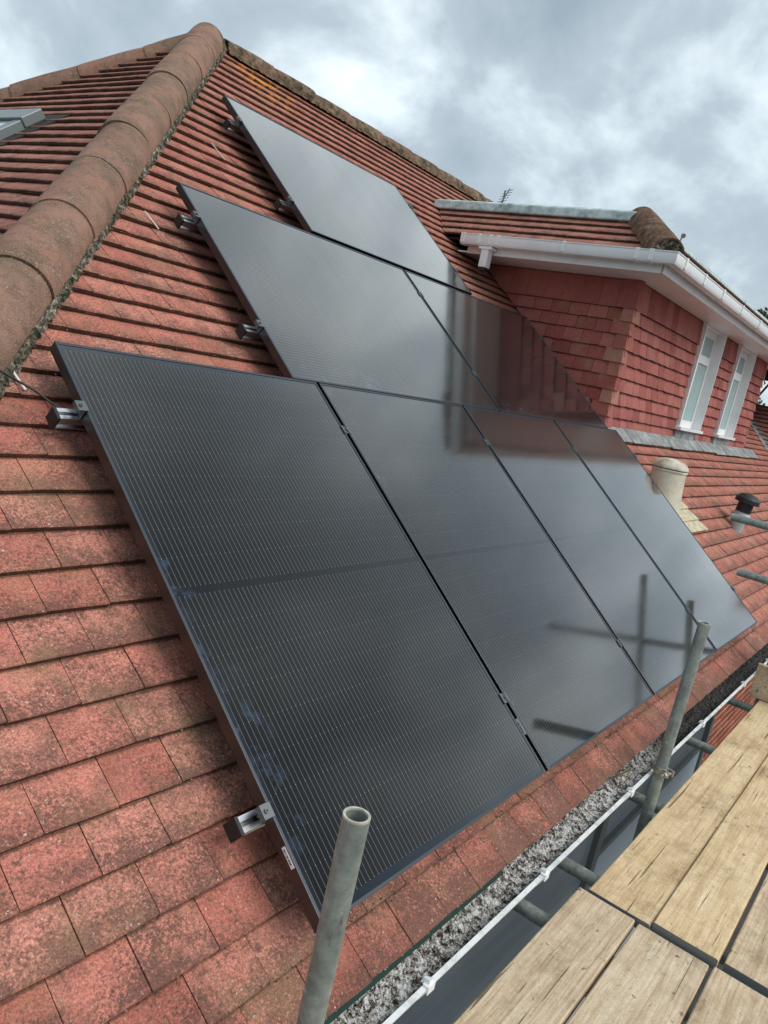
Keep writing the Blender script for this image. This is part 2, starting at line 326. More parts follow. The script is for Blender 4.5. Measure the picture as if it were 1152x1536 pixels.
T = Mat('roof_window_metal', (.20, .23, .235), .42, metal=.3); M_RWIN = T.m
M_RGLASS = Mat('roof_window_glass', (.30, .36, .38), .05, spec=.8).m
T = Mat('grass', rough=.95); T.set('Base Color', T.ramp(T.noise(1.5, 6), (.3, (.03, .05, .015)), (.7, (.08, .11, .04)))); M_GRASS = T.m
T = Mat('leaf', (.05, .09, .025), .6); T.set('Base Color', T.ramp(rnd(T), (0, (.025, .05, .012)), (1, (.09, .14, .04)))); M_LEAF = T.m
M_BARK = Mat('bark', (.09, .07, .05), .9).m
M_WALLR = Mat('render_wall', (.5, .47, .42), .9).m
T = Mat('ground_paving', rough=.95); T.set('Base Color', T.ramp(T.noise(2.5, 6), (.3, (.035, .035, .033)), (.7, (.075, .073, .068)))); M_PAVE = T.m
M_LABEL = Mat('white_label', (.8, .8, .8), .5).m
M_INK = Mat('black_ink', (.02, .02, .02), .5).m
M_CHALK = Mat('chalk', (.72, .66, .62), .9).m
M_TWIG = Mat('dry_twig', (.22, .17, .09), .9).m

# ------------------------------------------------------------------ ground
g = MB(); g.face([(-1500, -1500, -2.95), (1500, -1500, -2.95), (1500, 1500, -2.95), (-1500, 1500, -2.95)])
g.obj('ground', M_PAVE, kind='structure')
# ------------------------------------------------------------------ house
house = root('house', (5, 4, -2.95), 'red tiled house roof carrying the black solar panels, with a tile-hung dormer at right', 'house')
HC = 1.58                      # hip offset in plan: x = y' - HC on the hip
ZO = RP(0, 0, HT).z; YO = RP(0, 0, HT).y      # origin of the tile surface
YR = 4.04                      # ridge in plan from YO
APEX = V((YR - HC, YO + YR, ZO + YR * TT))
XE = 14.5
def roofz(y): return ZO + (y - YO) * TT
# frames of the tile surfaces: (origin, u axis, v axis up the slope, normal)
F_MAIN = (V((0, YO, ZO)), V((1, 0, 0)), V((0, CT, ST)), NR)
F_HIP = (V((-HC, YO, ZO)), V((0, 1, 0)), V((CT, 0, ST)), V((-ST, 0, CT)))
def fp(F, u, v, h=0): return F[0] + F[1] * u + F[2] * v + F[3] * h
def clip(poly, planes):
    for (a, b, c) in planes:          # keep a*u+b*v+c>=0
        out = []
        for i in range(len(poly)):
            p, q = poly[i], poly[(i + 1) % len(poly)]; dp = a * p[0] + b * p[1] + c; dq = a * q[0] + b * q[1] + c
            if dp >= 0: out.append(p)
            if dp * dq < 0: t = dp / (dp - dq); out.append((p[0] + (q[0] - p[0]) * t, p[1] + (q[1] - p[1]) * t))
        poly = out
        if len(poly) < 3: return []
    return poly
TLEN = .192; TTH = .0165
def tile_geo(mb, F, u, v, w, gauge, poly=None, lift=.017, seed=0, ln=TLEN, th=TTH, sag=0.0):
    wallt = F[3].z < .1
    """one tile: tail at v; poly given (absolute uv) when it is cut"""
    rg = random.Random(seed); tilt = lift / gauge
    flip = F[1].cross(F[2]).dot(F[3]) < 0
    def P(a, b, h): return fp(F, a, b, h - (b - v) * tilt + sag)
    def add(pts, uvs):
        if flip: pts = pts[::-1]; uvs = uvs[::-1]
        mb.face(pts, uvs)
    if poly is None:
        g_ = .0012 if not wallt else .0019; us = [u + g_, u + w * .3, u + w * .66, u + w - g_]
        jv = .004 if wallt else .0022; sl_ = rg.uniform(-jv, jv) * .8; dv = [rg.uniform(-jv, jv) * .5 + sl_ * (q - 1.5) / 1.5 for q in range(4)]; dh = [rg.uniform(-.0018, .0018) for _ in us]
        c = .0035; ch = .0028
        t0 = [P(us[k], v + dv[k] + c, dh[k] * .5) for k in range(4)]
        t1 = [P(us[k], v + dv[k], -ch + dh[k]) for k in range(4)]
        t2 = [P(us[k], v + dv[k], -th) for k in range(4)]
        hd = [P(us[3], v + ln, 0), P(us[0], v + ln, 0)]; hb = [P(us[0], v + ln, -th), P(us[3], v + ln, -th)]
        U = [(x - u) / w for x in us]
        add(t0 + hd, [(a, .02) for a in U] + [(1, 1), (0, 1)])
        for k in range(3):
            add([t1[k], t1[k + 1], t0[k + 1], t0[k]], [(U[k], .0), (U[k + 1], .0), (U[k + 1], .02), (U[k], .02)])
            add([t2[k], t2[k + 1], t1[k + 1], t1[k]], [(.5, -.1)] * 4)
        add([t2[0], t1[0], t0[0], hd[1], hb[0]], [(0, .1)] * 5); add([hb[1], hd[0], t0[3], t1[3], t2[3]], [(0, .1)] * 5)
    else:
        top = [P(a, b, 0) for a, b in poly]; bot = [P(a, b, -th) for a, b in poly]; n = len(poly)
        add(top, [((a - u) / w, max(0.0, (b - v) / ln)) for a, b in poly])
        for k in range(n):
            j = (k + 1) % n; tl = abs(poly[k][1] - v) < 1e-5 and abs(poly[j][1] - v) < 1e-5
            add([bot[k], bot[j], top[j], top[k]], [(.5, -.1 if tl else .1)] * 4)
PW, PL, PG = 1.134, 1.71, .02
PANELS = [(i * (PW + PG), 0, PW, PL) for i in range(4)]
UM = 1.001; VM = PL + .004; UT = 1.895; VT = VM + PW + .031
PANELS += [(UM, VM, PL, PW), (UM + PL + PG, VM, PL, PW), (UT, VT, PL, PW)]
def behind_panel(P):
    d = P - CP; t = -(NR.dot(CP)) / NR.dot(d)
    if not 0 < t < 1: return False
    Q = CP + d * t; u = Q.x; v = Q.y * CT + Q.z * ST
    return any(a - .01 < u < a + c + .01 and b - .01 < v < b + e_ + .01 for a, b, c, e_ in PANELS)
def make_field(F, rows, w, u0, u1, planes, parent, mat, part, nparts, skip=None, lift=.0200, ln=None, rowplanes=None, th=TTH, ulimit=None, wander=.0):
    tiles = []
    for r, v in enumerate(rows[:-1]):
        gauge = rows[r + 1] - v; L = ln or gauge * 1.6; off = (r % 2) * w / 2 + random.uniform(-.012, .012)
        n0 = int(math.floor((u0 - off) / w)) - 1; n1 = int(math.ceil((u1 - off) / w)) + 1
        for k in range(n0, n1):
            u = off + k * w; rect = [(u + .001, v), (u + w - .001, v), (u + w - .001, v + L), (u + .001, v + L)]
            pl = list(planes) + (list(rowplanes(v)) if rowplanes else [])
            c = clip(rect, pl)
            if not c: continue
            cut = len(c) != 4 or any(abs(a[0] - b_[0]) + abs(a[1] - b_[1]) > 1e-6 for a, b_ in zip(c, rect))
            if cut:
                A = abs(sum(c[i][0] * c[(i + 1) % len(c)][1] - c[(i + 1) % len(c)][0] * c[i][1] for i in range(len(c)))) / 2
                if A < .0006: continue
            if skip and skip(u, v): continue
            P = fp(F, u + w / 2, v + gauge / 2); x, y, z = pix(P)
            vis = -30 < x < 1182 and -30 < y < 1566 and z > 0 and not behind_panel(P)
            size = 0
            if vis:
                x1, y1, _ = pix(fp(F, u + w, v)); x2, y2, _ = pix(fp(F, u, v)); x3, y3, _ = pix(fp(F, u, v + gauge))
                size = abs((x1 - x2) * (y3 - y2) - (x3 - x2) * (y1 - y2))
            tiles.append((size, u, v, gauge, c if cut else None, L))
    tiles.sort(key=lambda t: -t[0])
    rest = MB(); cache = {}
    for i, (size, u, v, gauge, c, L) in enumerate(tiles):
        sag = random.uniform(-.0012, .0012)
        if i < nparts and size > 60:
            if c is None:
                key = (round(gauge, 3), round(L, 3), random.randrange(4))
                if key not in cache:
                    mb = MB(); tile_geo(mb, (V((0, 0, 0)), F[1], F[2], F[3]), 0, 0, w, gauge, None, lift, hash(key[2]), L, th); cache[key] = mb.mesh(part, mat)
                o = bpy.data.objects.new(part, cache[key]); o.location = fp(F, u, v, sag) - WORLD[parent.name]
                o.rotation_euler = (random.uniform(-.007, .007), random.uniform(-.007, .007), random.uniform(-.004, .004)); link(o, parent)
            else:
                mb = MB(); tile_geo(mb, F, u, v, w, gauge, c, lift, i, L, th); mb.obj(part, mat, parent)
        else: tile_geo(rest, F, u, v, w, gauge, c, lift, i, L, th, sag)
    if rest.f:
        rest.obj(part + 's_joined', mat, parent, kind='stuff')
    return len(tiles)
# --- main slope deck
rows = [-.165, -.038, .073, .191, .311, .427, .549, .671, .794, .912, 1.031, 1.15, 1.269, 1.388, 1.497, 1.605, 1.710, 1.813, 1.916, 2.017, 2.122]
while rows[-1] < 5.3: rows.append(rows[-1] + random.uniform(.1045, .1085))
rows = [r for r in rows if r < YR / CT - .02] + [YR / CT + .06]
mb = MB(); d = -.034
def deck(F, poly, t=.05):
    return [fp(F, a, b, d - t) for a, b in poly], [fp(F, a, b, d) for a, b in poly]
vR = YR / CT
VAL = (12.3, 2.37)      # a point of the valley where the wing joins
mb.prism(*deck(F_MAIN, [(-HC - .12 * .78, -.12), (XE, -.12), (XE, vR), (YR - HC, vR)]))
roof = mb.obj('roof', M_UNDER, house, label='long front roof slope of red concrete tiles under the solar panels')
hipmain = (1, -CT, HC)           # u - CT v + HC >= 0
def under_deep(u, v): return any(a + .35 < u < a + c - .5 and b + .3 < v < b + e_ - .3 for a, b, c, e_ in PANELS)
DX, DY = 4.80, 1.52              # dormer wall corner
DXR = 9.95
def dormer_skip(u, v):
    y = YO + v * CT; return DX + .2 < u < DXR - .2 and y > DY + .15 and y < 3.2
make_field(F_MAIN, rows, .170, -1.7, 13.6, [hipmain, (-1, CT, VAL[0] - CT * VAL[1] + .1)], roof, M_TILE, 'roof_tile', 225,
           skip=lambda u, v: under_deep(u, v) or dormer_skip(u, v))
# --- hip end slope (left)
mb = MB(); mb.prism(*deck(F_HIP, [(-.12 * .78, -.12), (2 * YR + .1, -.12), (YR, vR)]))
hipr = mb.obj('roof', M_UNDER, house, label='hipped end slope of weathered tiles at top left, beyond the fat ridge tiles')
rows2 = [-.165]
while rows2[-1] < vR - .1: rows2.append(rows2[-1] + random.uniform(.103, .108))
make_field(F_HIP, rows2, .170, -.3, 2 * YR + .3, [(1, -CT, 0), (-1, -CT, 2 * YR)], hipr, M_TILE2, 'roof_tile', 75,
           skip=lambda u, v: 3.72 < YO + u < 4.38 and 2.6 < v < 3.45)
# --- back slope, closing the house
mb = MB(); yb = YO + 2 * YR
mb.prism([(-HC, yb, ZO - .05), (YR - HC, YO + YR, ZO + YR * TT - .07), (XE, YO + YR, ZO + YR * TT - .07), (XE, yb, ZO - .05)],
         [(-HC, yb, ZO), (YR - HC, YO + YR, ZO + YR * TT - .02), (XE, YO + YR, ZO + YR * TT - .02), (XE, yb, ZO)])
mb.obj('roof', M_TILE2, house)
# --- wing on the right: slope facing us with a valley
F_WING = (V((VAL[0], YO + VAL[1] * CT, ZO + VAL[1] * ST)) - V((CT, 0, ST)) * VAL[1] - V((0, 1, 0)) * VAL[1] * CT, V((0, 1, 0)), V((CT, 0, ST)), V((-ST, 0, CT)))
mb = MB(); mb.prism(*deck(F_WING, [(-1.0, -.2), (.0, 0), (2.35, 3.0), (-1.0, 3.0)]))
wing = mb.obj('roof', M_UNDER, house, label='small piece of the wing roof at the right edge of the picture')
make_field(F_WING, [q_ for q_ in rows2 if q_ < 3.05], .170, -1.0, 4, [(-1, CT, 0.0)], wing, M_TILE2, 'roof_tile', 0)
mb = MB(); P0 = fp(F_MAIN, VAL[0] - CT * VAL[1], 0, .02); P1 = fp(F_MAIN, VAL[0] - CT * VAL[1] + CT * 4.5, 4.5, .02)
mb.sweep([(-.09, .01), (0, -.03), (.09, .01), (.09, .016), (0, -.02), (-.09, .016)], P0, P1, V((1, -1, 0)).normalized(), V((0, 0, 1)))
mb.obj('valley_gutter', M_LEAD, house)
# --- walls below (the eaves overhang them)
WY = .20
mb = MB(); mb.box((-1.2, WY + .003, -2.95), (XE, WY + .25, -.32)); mb.box((-1.2, WY + .26, -2.95), (-1.0, yb - .4, -.32)); mb.box((-1.2, yb - .6, -2.95), (XE, yb - .4, -.32))
wall = mb.obj('wall', M_MORT2, house)
for zi in range(20):
    z = -.69 - zi * .075
    for xi in range(13):
        x = 5.13 + xi * .225 + (zi % 2) * .1125
        b_ = MB(); b_.box((x, WY - random.uniform(0, .003), z - .059), (x + .209, WY + .05, z)); b_.obj('brick', M_BRICK, wall)
# ground-floor glazing and cladding seen down the gap behind the gutter
mb = MB(); mb.box((-1.2, WY - .02, -2.6), (2.69, WY + .0, -.45)); win = mb.obj('window_pane', M_PANE, house, label='dark slate-grey pane under the gutter')
mb = MB(); mb.box((2.78, WY - .015, -1.12), (5.02, WY, -.45)); mb.obj('window_pane', M_PANE, house)
mb = MB(); mb.box((2.69, WY - .05, -2.6), (2.78, WY + .005, -.45)); mb.box((3.66, WY - .05, -1.12), (3.76, WY + .005, -.45)); mb.box((5.02, WY - .05, -2.6), (5.10, WY + .005, -.45))
mb.box((2.78, WY - .045, -1.16), (5.02, WY + .006, -1.12)); mb.obj('window_frame', M_GREYFR, house, bevel=.003)
mb = MB(); mb.box((2.785, WY - .03, -2.6), (3.9, WY, -1.165)); mb.obj('cladding_panel', M_PANEL, house)
mb = MB(); mb.box((3.93, WY - .03, -2.6), (5.015, WY, -1.165)); mb.obj('cladding_panel', M_PANEL, house)
mb = MB(); mb.box((-1.5, .03, -.40), (XE, WY + .02, -.37)); mb.box((-1.5, -.005, -.40), (XE, .022, -.235)); mb.obj('soffit', M_UPVC, house)
# --- half-round hip and ridge tiles
def cap_tile(A, B, side, up, r0, r1, th=.013, arc=105, n=20, flat=1.0, seed=0, drop=.0):
    """tapered barrel tile from A (low end) to B; bulging and slightly uneven"""
    rg = random.Random(seed); mb = MB(); rings = []
    m_ = 9
    for i in range(m_):
        t = i / (m_ - 1); c = V(A).lerp(V(B), t); r = r0 + (r1 - r0) * t + .0035 * math.sin(t * math.pi)
        if i == 0: r += .0
        for rr in (r, r - th):
            idx = len(mb.v)
            for k in range(n + 1):
                a = math.radians(-arc + 2 * arc * k / n)
                p = c + side * rr * math.sin(a) + up * (rr * flat * math.cos(a) - drop)
                p += up * .004 * noise.noise(p * 7) + side * .003 * noise.noise(p * 8 + V((4, 4, 4))) ; mb.v.append(p)
            rings.append(idx)
    for i in range(m_ - 1):
        for s_, (a, b_) in enumerate(((rings[2 * i], rings[2 * i + 2]), (rings[2 * i + 3], rings[2 * i + 1]))):
            for k in range(n): mb.f.append((a + k, a + k + 1, b_ + k + 1, b_ + k))
        for k in (0, n): mb.f.append((rings[2 * i] + k, rings[2 * i + 1] + k, rings[2 * i + 3] + k, rings[2 * i + 2] + k))
    for a, b_ in ((rings[0], rings[1]), (rings[-2], rings[-1])):
        for k in range(n): mb.f.append((a + k, a + k + 1, b_ + k + 1, b_ + k))
    return mb
def mortar(A, B, off_dir, nrm, w, h, name, seedv=0, step=.02, parent=None, mat=None):
    """lumpy mortar bed with moss along a line"""
    A, B = V(A), V(B); L = (B - A).length; n = int(L / step); ax = (B - A).normalized(); mb = MB(); K = 6
    for i in range(n + 1):
        c = A + ax * (L * i / n)
        for k in range(K + 1):
            t = k / K; prof = math.sin(min(1, t * 1.15) * math.pi * .5 + math.pi * .5) if t > 0 else 1
            p = c + off_dir * (w * t) + nrm * (h * (1 - t ** 1.6))
            q = p * 46; s_ = .010 * (0.3 + (1 - abs(t - .5) * 1.2))
            p = p + nrm * (noise.noise(q + V((seedv, 0, 0))) * s_ * 1.1 + noise.noise(q * 2.7) * s_ * .8) + off_dir * noise.noise(q * 1.3 + V((9, 3, 0))) * s_ * (1.3 if k > 1 else 0)
            mb.v.append(p)
    for i in range(n):
        for k in range(K): a = i * (K + 1) + k; mb.f.append((a, a + 1, a + K + 2, a + K + 1))
    return mb.obj(name, mat or M_MORTAR, parent)
def barrel_run(A, B, name, part_mat, length, r, parent, arc=100, flat=1.0, drop=.06, nA=None, offs=None, mort=M_MORTAR, mw=.05, taper=.012):
    A, B = V(A), V(B); ax = (B - A).normalized(); L = (B - A).length; n = int(L / length) + 1
    side = ax.cross(V((0, 0, 1))).normalized(); up = side.cross(ax).normalized()
    for i in range(n):
        s0 = L - (i + 1) * length; s1 = L - i * length - .0035
        j = V((random.uniform(-1, 1), random.uniform(-1, 1), random.uniform(-1, 1))) * .0045
        mb = cap_tile(A + ax * s0 + j, A + ax * s1 + j, side, up, r + taper / 2, r - taper / 2, arc=arc, flat=flat, drop=drop, seed=i)
        mb.obj(name, part_mat, parent, smooth=True)
    return side, up
hipA = V((-HC - .1, YO - .1, ZO - .08)); hd = (APEX - hipA).normalized()
side, up = barrel_run(hipA, APEX + hd * .02, 'hip_tile', M_RIDGE, .49, .124, house, arc=99, drop=.048, taper=.004)
core = MB(); core.sweep([(-.108, -.070), (0, .03), (.108, -.070), (.09, -.12), (-.09, -.12)], hipA, APEX, side, up); core.obj('mortar_bed', M_MORTAR, house)
for sg, Fn in ((1, NR), (-1, V((-ST, 0, CT)))):
    dirn = (side * sg - Fn * (side * sg).dot(Fn)).normalized()
    base = (side * sg) * .110 + up * (-.066)
    mortar(hipA + base, APEX + base, dirn, Fn, .030, .030, 'mortar_bed', 3 * sg, parent=house, step=.012)
# far hip
hipB = V((-HC - .1, YO + 2 * YR + .1, ZO - .08))
barrel_run(hipB, APEX + (APEX - hipB).normalized() * .02, 'hip_tile', M_RIDGE, .47, .098, house, arc=97, drop=.055, taper=.006)
# main ridge, thick with moss
rA = APEX + V((.12, 0, 0)); rB = V((XE, APEX.y, APEX.z))
side2, up2 = barrel_run(rB, rA, 'ridge_tile', M_MOSSRIDGE, .46, .085, house, arc=95, drop=.04, flat=.95)
core = MB(); core.sweep([(-.082, -.06), (0, .02), (.082, -.06)], rA, rB, V((0, -1, 0)), V((0, 0, 1))); core.obj('mortar_bed', M_MOSSRIDGE, house)
mortar(rA + V((0, -.080, -.050)), V((9, APEX.y - .080, APEX.z - .050)), V((0, -CT, -ST)), NR, .050, .016, 'mortar_bed', 5, parent=house, mat=M_MOSSRIDGE, step=.02)
# apex cap joint
mb = MB()
for i in range(9):
    for k in range(17):
        a = math.radians(-180 + 360 * k / 16); r_ = .135 * math.cos(i / 8 * math.pi / 2) ** .8
        mb.v.append(APEX + V((r_ * math.cos(a), r_ * math.sin(a), -.09 + .145 * math.sin(i / 8 * math.pi / 2))) + V((0, 0, .008 * noise.noise(V((i, k, 0)) * .9))))
for i in range(8):
    for k in range(16): a = i * 17 + k; mb.f.append((a, a + 1, a + 18, a + 17))
mb.obj('apex_cap', M_MOSSRIDGE, house, smooth=True)
# --- chalk marks left by the roofers
def mark(u0, v0, u1, v1, w=.006):
    A = fp(F_MAIN, u0, v0, .004); B = fp(F_MAIN, u1, v1, .004); d_ = (B - A).normalized(); s_ = d_.cross(NR).normalized() * w / 2
    mb = MB(); mb.prism([A - s_, B - s_, B + s_, A + s_], [A - s_ + NR * .003, B - s_ + NR * .003, B + s_ + NR * .003, A + s_ + NR * .003]); mb.obj('chalk_mark', M_CHALK, house)
# ------------------------------------------------------------------ rain gutter along the eaves
GZ = -.24; GY0, GY1 = -.132, -.018
mb = MB(); yc = (GY0 + GY1) / 2; r_ = (GY1 - GY0) / 2
prof = [(-math.cos(math.pi * k / 14) * r_, -math.sin(math.pi * k / 14) * r_ * .95) for k in range(15)]
inn = [(-math.cos(math.pi * k / 14) * (r_ - .0035), -math.sin(math.pi * k / 14) * (r_ - .0035) * .95 + .0005) for k in range(14, -1, -1)]
mb.sweep([(prof[0][0] + .006, .007), (prof[0][0] - .007, .006), (prof[0][0] - .007, .0)] + prof + inn + [(prof[0][0] + .002, .005)], (-1.6, yc, GZ), (5.6, yc, GZ), V((0, 1, 0)), V((0, 0, 1)))
gut = mb.obj('gutter', M_GUT, house, smooth=True, label='white plastic eaves gutter choked with grit and moss')
for x in (.308, .974, 1.78, 2.868, 3.837, 4.6, -.4):
    mb = MB()
    pr_ = [(-math.cos(math.pi * k / 10) * (r_ + .004), -math.sin(math.pi * k / 10) * (r_ + .004)) for k in range(-0, 7)]
    pi_ = [(a * .93, b_ * .93) for a, b_ in reversed(pr_)]
    mb.sweep([(-r_ - .012, .012), (-r_ - .012, -.010)] + pr_ + pi_ + [(-r_ + .006, .012)], (x - .016, yc, GZ), (x + .016, yc, GZ), V((0, 1, 0)), V((0, 0, 1)))
    mb.prism([(x - .008, yc - r_ - .008, GZ + .004), (x + .012, yc - r_ - .008, GZ + .004), (x + .012, yc - r_ + .018, GZ + .006), (x - .008, yc - r_ + .018, GZ + .006)],
             [(x - .006, yc - r_ - .006, GZ + .022), (x + .010, yc - r_ - .006, GZ + .022), (x + .006, yc - r_ + .014, GZ + .017), (x - .002, yc - r_ + .014, GZ + .017)])
    mb.obj('gutter_bracket', M_UPVC, gut)
mb = MB(); mb.sweep([(0, 0), (.004, -.001), (-.004, -.030), (-.008, -.029)], fp(F_MAIN, -1.6, -.158, -.015), fp(F_MAIN, .85, -.158, -.015), V((0, 1, 0)), V((0, 0, 1)))
mb.obj('underlay_edge', M_FELT, house)
# gutter silt: a heightfield of grit, then loose clumps
mb = MB(); nx, ny = 1700, 16; x0, x1 = -1.5, 5.6
for i in range(nx + 1):
    x = x0 + (x1 - x0) * i / nx
    for j in range(ny + 1):
        t = j / ny; y = GY0 + .005 + (GY1 - GY0 - .01) * t
        p = V((x, y, 0)); fill = -.028 + .012 * noise.noise(V((x * 2.2, 3, 0)))
        h = noise.noise(p * 55) * .007 + noise.noise(p * 130 + V((5, 0, 0))) * .006 + noise.noise(p * 14) * .006 + (.030 * (t - .35) if t > .35 else 0)
        z = GZ + fill + h + .004; e_ = (t - .5) * 2; z = max(z, GZ - r_ * .93 * math.sqrt(max(0, 1 - e_ * e_)) + .002) if abs(e_) > .8 else z
        mb.v.append(V((x, y, z)))
for i in range(nx):
    for j in range(ny): a = i * (ny + 1) + j; mb.f.append((a, a + ny + 1, a + ny + 2, a + 1))
mb.obj('gutter_silt', M_SLUDGE, kind='stuff', label='grey grit, moss and black sludge lying in the eaves gutter', category='debris')
def clump(mb, c, r, rg):
    i = len(mb.v); mb.v += [V(c) + V((rg.uniform(.6, 1) * dx, rg.uniform(.6, 1) * dy, rg.uniform(.6, 1) * dz)) * r for dx, dy, dz in ((1, 0, 0), (0, 1, 0), (-1, 0, 0), (0, -1, 0), (0, 0, .8), (0, 0, -.8))]
    for a, b_ in ((0, 1), (1, 2), (2, 3), (3, 0)): mb.f.append((i + a, i + b_, i + 4)); mb.f.append((i + b_, i + a, i + 5))
mb = MB(); rg = random.Random(3)
for _ in range(3600):
    x = rg.uniform(-1.3, 3.2); y = rg.uniform(GY0 + .012, GY1 - .008); clump(mb, (x, y, GZ - .024 + .004 * rg.random() + max(0, (y + .09) * .12)), rg.uniform(.0015, .0045), rg)
mb.obj('gutter_grit', M_SLUDGE, kind='stuff', label='loose grit and moss crumbs on the gutter silt', category='debris')
# moss tufts and mortar crumbs along tile edges
T = Mat('moss_tuft', rough=.95); T.set('Base Color', T.ramp(rnd(T), (0, (.03, .035, .015)), (.6, (.10, .09, .04)), (.85, (.16, .13, .08)), (1, (.5, .47, .4)))); M_TUFT = T.m
mb = MB()
for _ in range(2600):
    k = rg.random()
    if k < .45: u = rg.uniform(-.6, 4.6); v = -.162 + rg.uniform(-.006, .004); h = -.012 + rg.uniform(-.006, .006)
    elif k < .6: u = rg.uniform(-.3, 4.6); v = rg.uniform(-.05, -.03); h = .002
    else:
        r__ = rg.choice(rows[:26]); u = rg.uniform(-1.0 if r__ < .6 else r__ * CT - HC + .15, min(4.6, r__ * CT - HC + 2.4)); v = r__ + rg.uniform(-.004, .0); h = -.012 + rg.uniform(-.004, .004)
        if u < v * CT - HC + .12: continue
    clump(mb, fp(F_MAIN, u, v, h), rg.uniform(.0015, .005) * (1.3 if k < .45 else .9), rg)
mb.obj('moss_crumbs', M_TUFT, kind='stuff', label='moss crumbs caught along the tile edges of the main slope', category='moss')

# ------------------------------------------------------------------ dormer
F_CH = (V((DX, 0, 0)), V((0, 1, 0)), V((0, 0, 1)), V((-1, 0, 0)))
F_FR = (V((0, DY, 0)), V((1, 0, 0)), V((0, 0, 1)), V((0, -1, 0)))
SZ = 2.22; FX, FY = 4.40, 1.24
mb = MB(); ins = .03
zb_ = roofz(DY) - .3
for xa_, xb_, z0_ in ((DX + ins, 6.72, None), (7.52, 8.24, None), (9.04, DXR - ins, None), (6.7205, 7.5195, 1.13), (8.2405, 9.0395, 1.13)):
    mb.box((xa_, DY + ins, zb_), (xb_, DY + .16, SZ if z0_ is None else z0_))
mb.box((DX + ins, DY + .1605, zb_), (DX + .12, 3.2, SZ)); mb.box((DX + .1205, DY + .30, zb_), (DXR - ins, DY + .34, SZ))
dw = mb.obj('dormer_wall', M_UNDER, house, label='tile-hung dormer walls in small red tiles')
crow = [.93, 1.045, 1.153, 1.256, 1.363, 1.472, 1.58, 1.686, 1.796, 1.897, 1.998, SZ + .0]
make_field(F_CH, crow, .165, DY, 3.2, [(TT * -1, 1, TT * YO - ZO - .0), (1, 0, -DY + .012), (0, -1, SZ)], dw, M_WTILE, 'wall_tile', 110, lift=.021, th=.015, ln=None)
WIN = [(6.72, 7.52), (8.24, 9.04)]; WZ0 = 1.187
def frow(v):
    return []
fr_tiles = []
# front wall field split round the windows
for (ua, ub, n_) in ((DX, 6.72, 90), (7.52, 8.24, 40), (9.04, DXR, 40)):
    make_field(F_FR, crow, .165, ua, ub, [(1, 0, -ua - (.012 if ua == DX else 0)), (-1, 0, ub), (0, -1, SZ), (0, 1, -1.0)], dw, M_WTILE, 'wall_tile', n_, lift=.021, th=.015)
for (ua, ub) in WIN:
    make_field(F_FR, crow[:3], .165, ua, ub, [(1, 0, -ua), (-1, 0, ub - .1), (0, -1, 1.075), (0, 1, -1.0)], dw, M_WTILE, 'wall_tile', 0, lift=.021, th=.015)
# corner tiles wrap the arris
for k in range(len(crow) - 1):
    z0, z1 = crow[k], crow[k + 1]
    if z0 < roofz(DY) - .12: continue
    wa = .085 if k % 2 else .14; wb = .14 if k % 2 else .085; L = (z1 - z0) * 1.02
    mb = MB(); o0, o1 = .018, .004; t_ = .012
    A = [(DX - o0, DY + wa), (DX - o0, DY - o0), (DX + wb, DY - o0), (DX + wb, DY - o0 + t_), (DX - o0 + t_, DY - o0 + t_), (DX - o0 + t_, DY + wa)]
    B = [(DX - o1, DY + wa), (DX - o1, DY - o1), (DX + wb, DY - o1), (DX + wb, DY - o1 + t_), (DX - o1 + t_, DY - o1 + t_), (DX - o1 + t_, DY + wa)]
    mb.prism([(x, y, z0) for x, y in A], [(x, y, z0 + L) for x, y in B]); mb.obj('corner_tile', M_WTILE if k % 3 else M_CTILE, dw)
# windows
for i, (xa, xb) in enumerate(WIN):
    rec = .10; zt = SZ - .0; y0 = DY - .022; y1 = DY + rec
    mb = MB(); tw = .035
    mb.box((xa - .0, y0 - .004, WZ0), (xa + tw, y1, zt)); mb.box((xb - .012, y0 - .004, WZ0), (xb, y1, zt)); mb.box((xa + tw, DY + .01, zt - .02), (xb - .012, y1, zt))
    mb.box((xa, y1, WZ0 - .05), (xb, y1 + .04, zt))
    w_ = mb.obj('window', M_UPVC, house, label=('white dormer window nearer the corner' if i == 0 else 'white dormer window farther along the wall'), bevel=.002)
    zm = 1.86; fw = .055; ff = y1 - .03
    fr = MB(); fr.box((xa + tw, ff, WZ0 + .001), (xa + tw + fw, y1, zt - .02)); fr.box((xb - fw - .012, ff, WZ0 + .001), (xb - .012, y1, zt - .02))
    fr.box((xa + tw + fw, ff, WZ0 + .001), (xb - fw - .012, y1, WZ0 + fw + .02)); fr.box((xa + tw + fw, ff, zt - .09), (xb - fw - .012, y1, zt - .02)); fr.box((xa + tw + fw, ff - .006, zm), (xb - fw - .012, y1, zm + .085))
    fr.obj('frame', M_UPVC, w_, bevel=.003)
    for za, zb in ((WZ0 + fw + .02, zm), (zm + .085, zt - .09)):
        p_ = MB(); p_.box((xa + tw + fw, ff + .012, za), (xb - fw - .012, ff + .02, zb)); p_.obj('pane', M_GLASS, w_)
    s_ = MB(); s_.box((xa - .03, y0 - .035, WZ0 - .03), (xb + .01, y1, WZ0)); s_.obj('sill', M_UPVC, w_, bevel=.003)
    a_ = MB(); a_.box((xa, DY - .012, WZ0 - .13), (xb - .10, DY + .01, WZ0 - .031)); a_.obj('lead_apron', M_LEAD, w_)
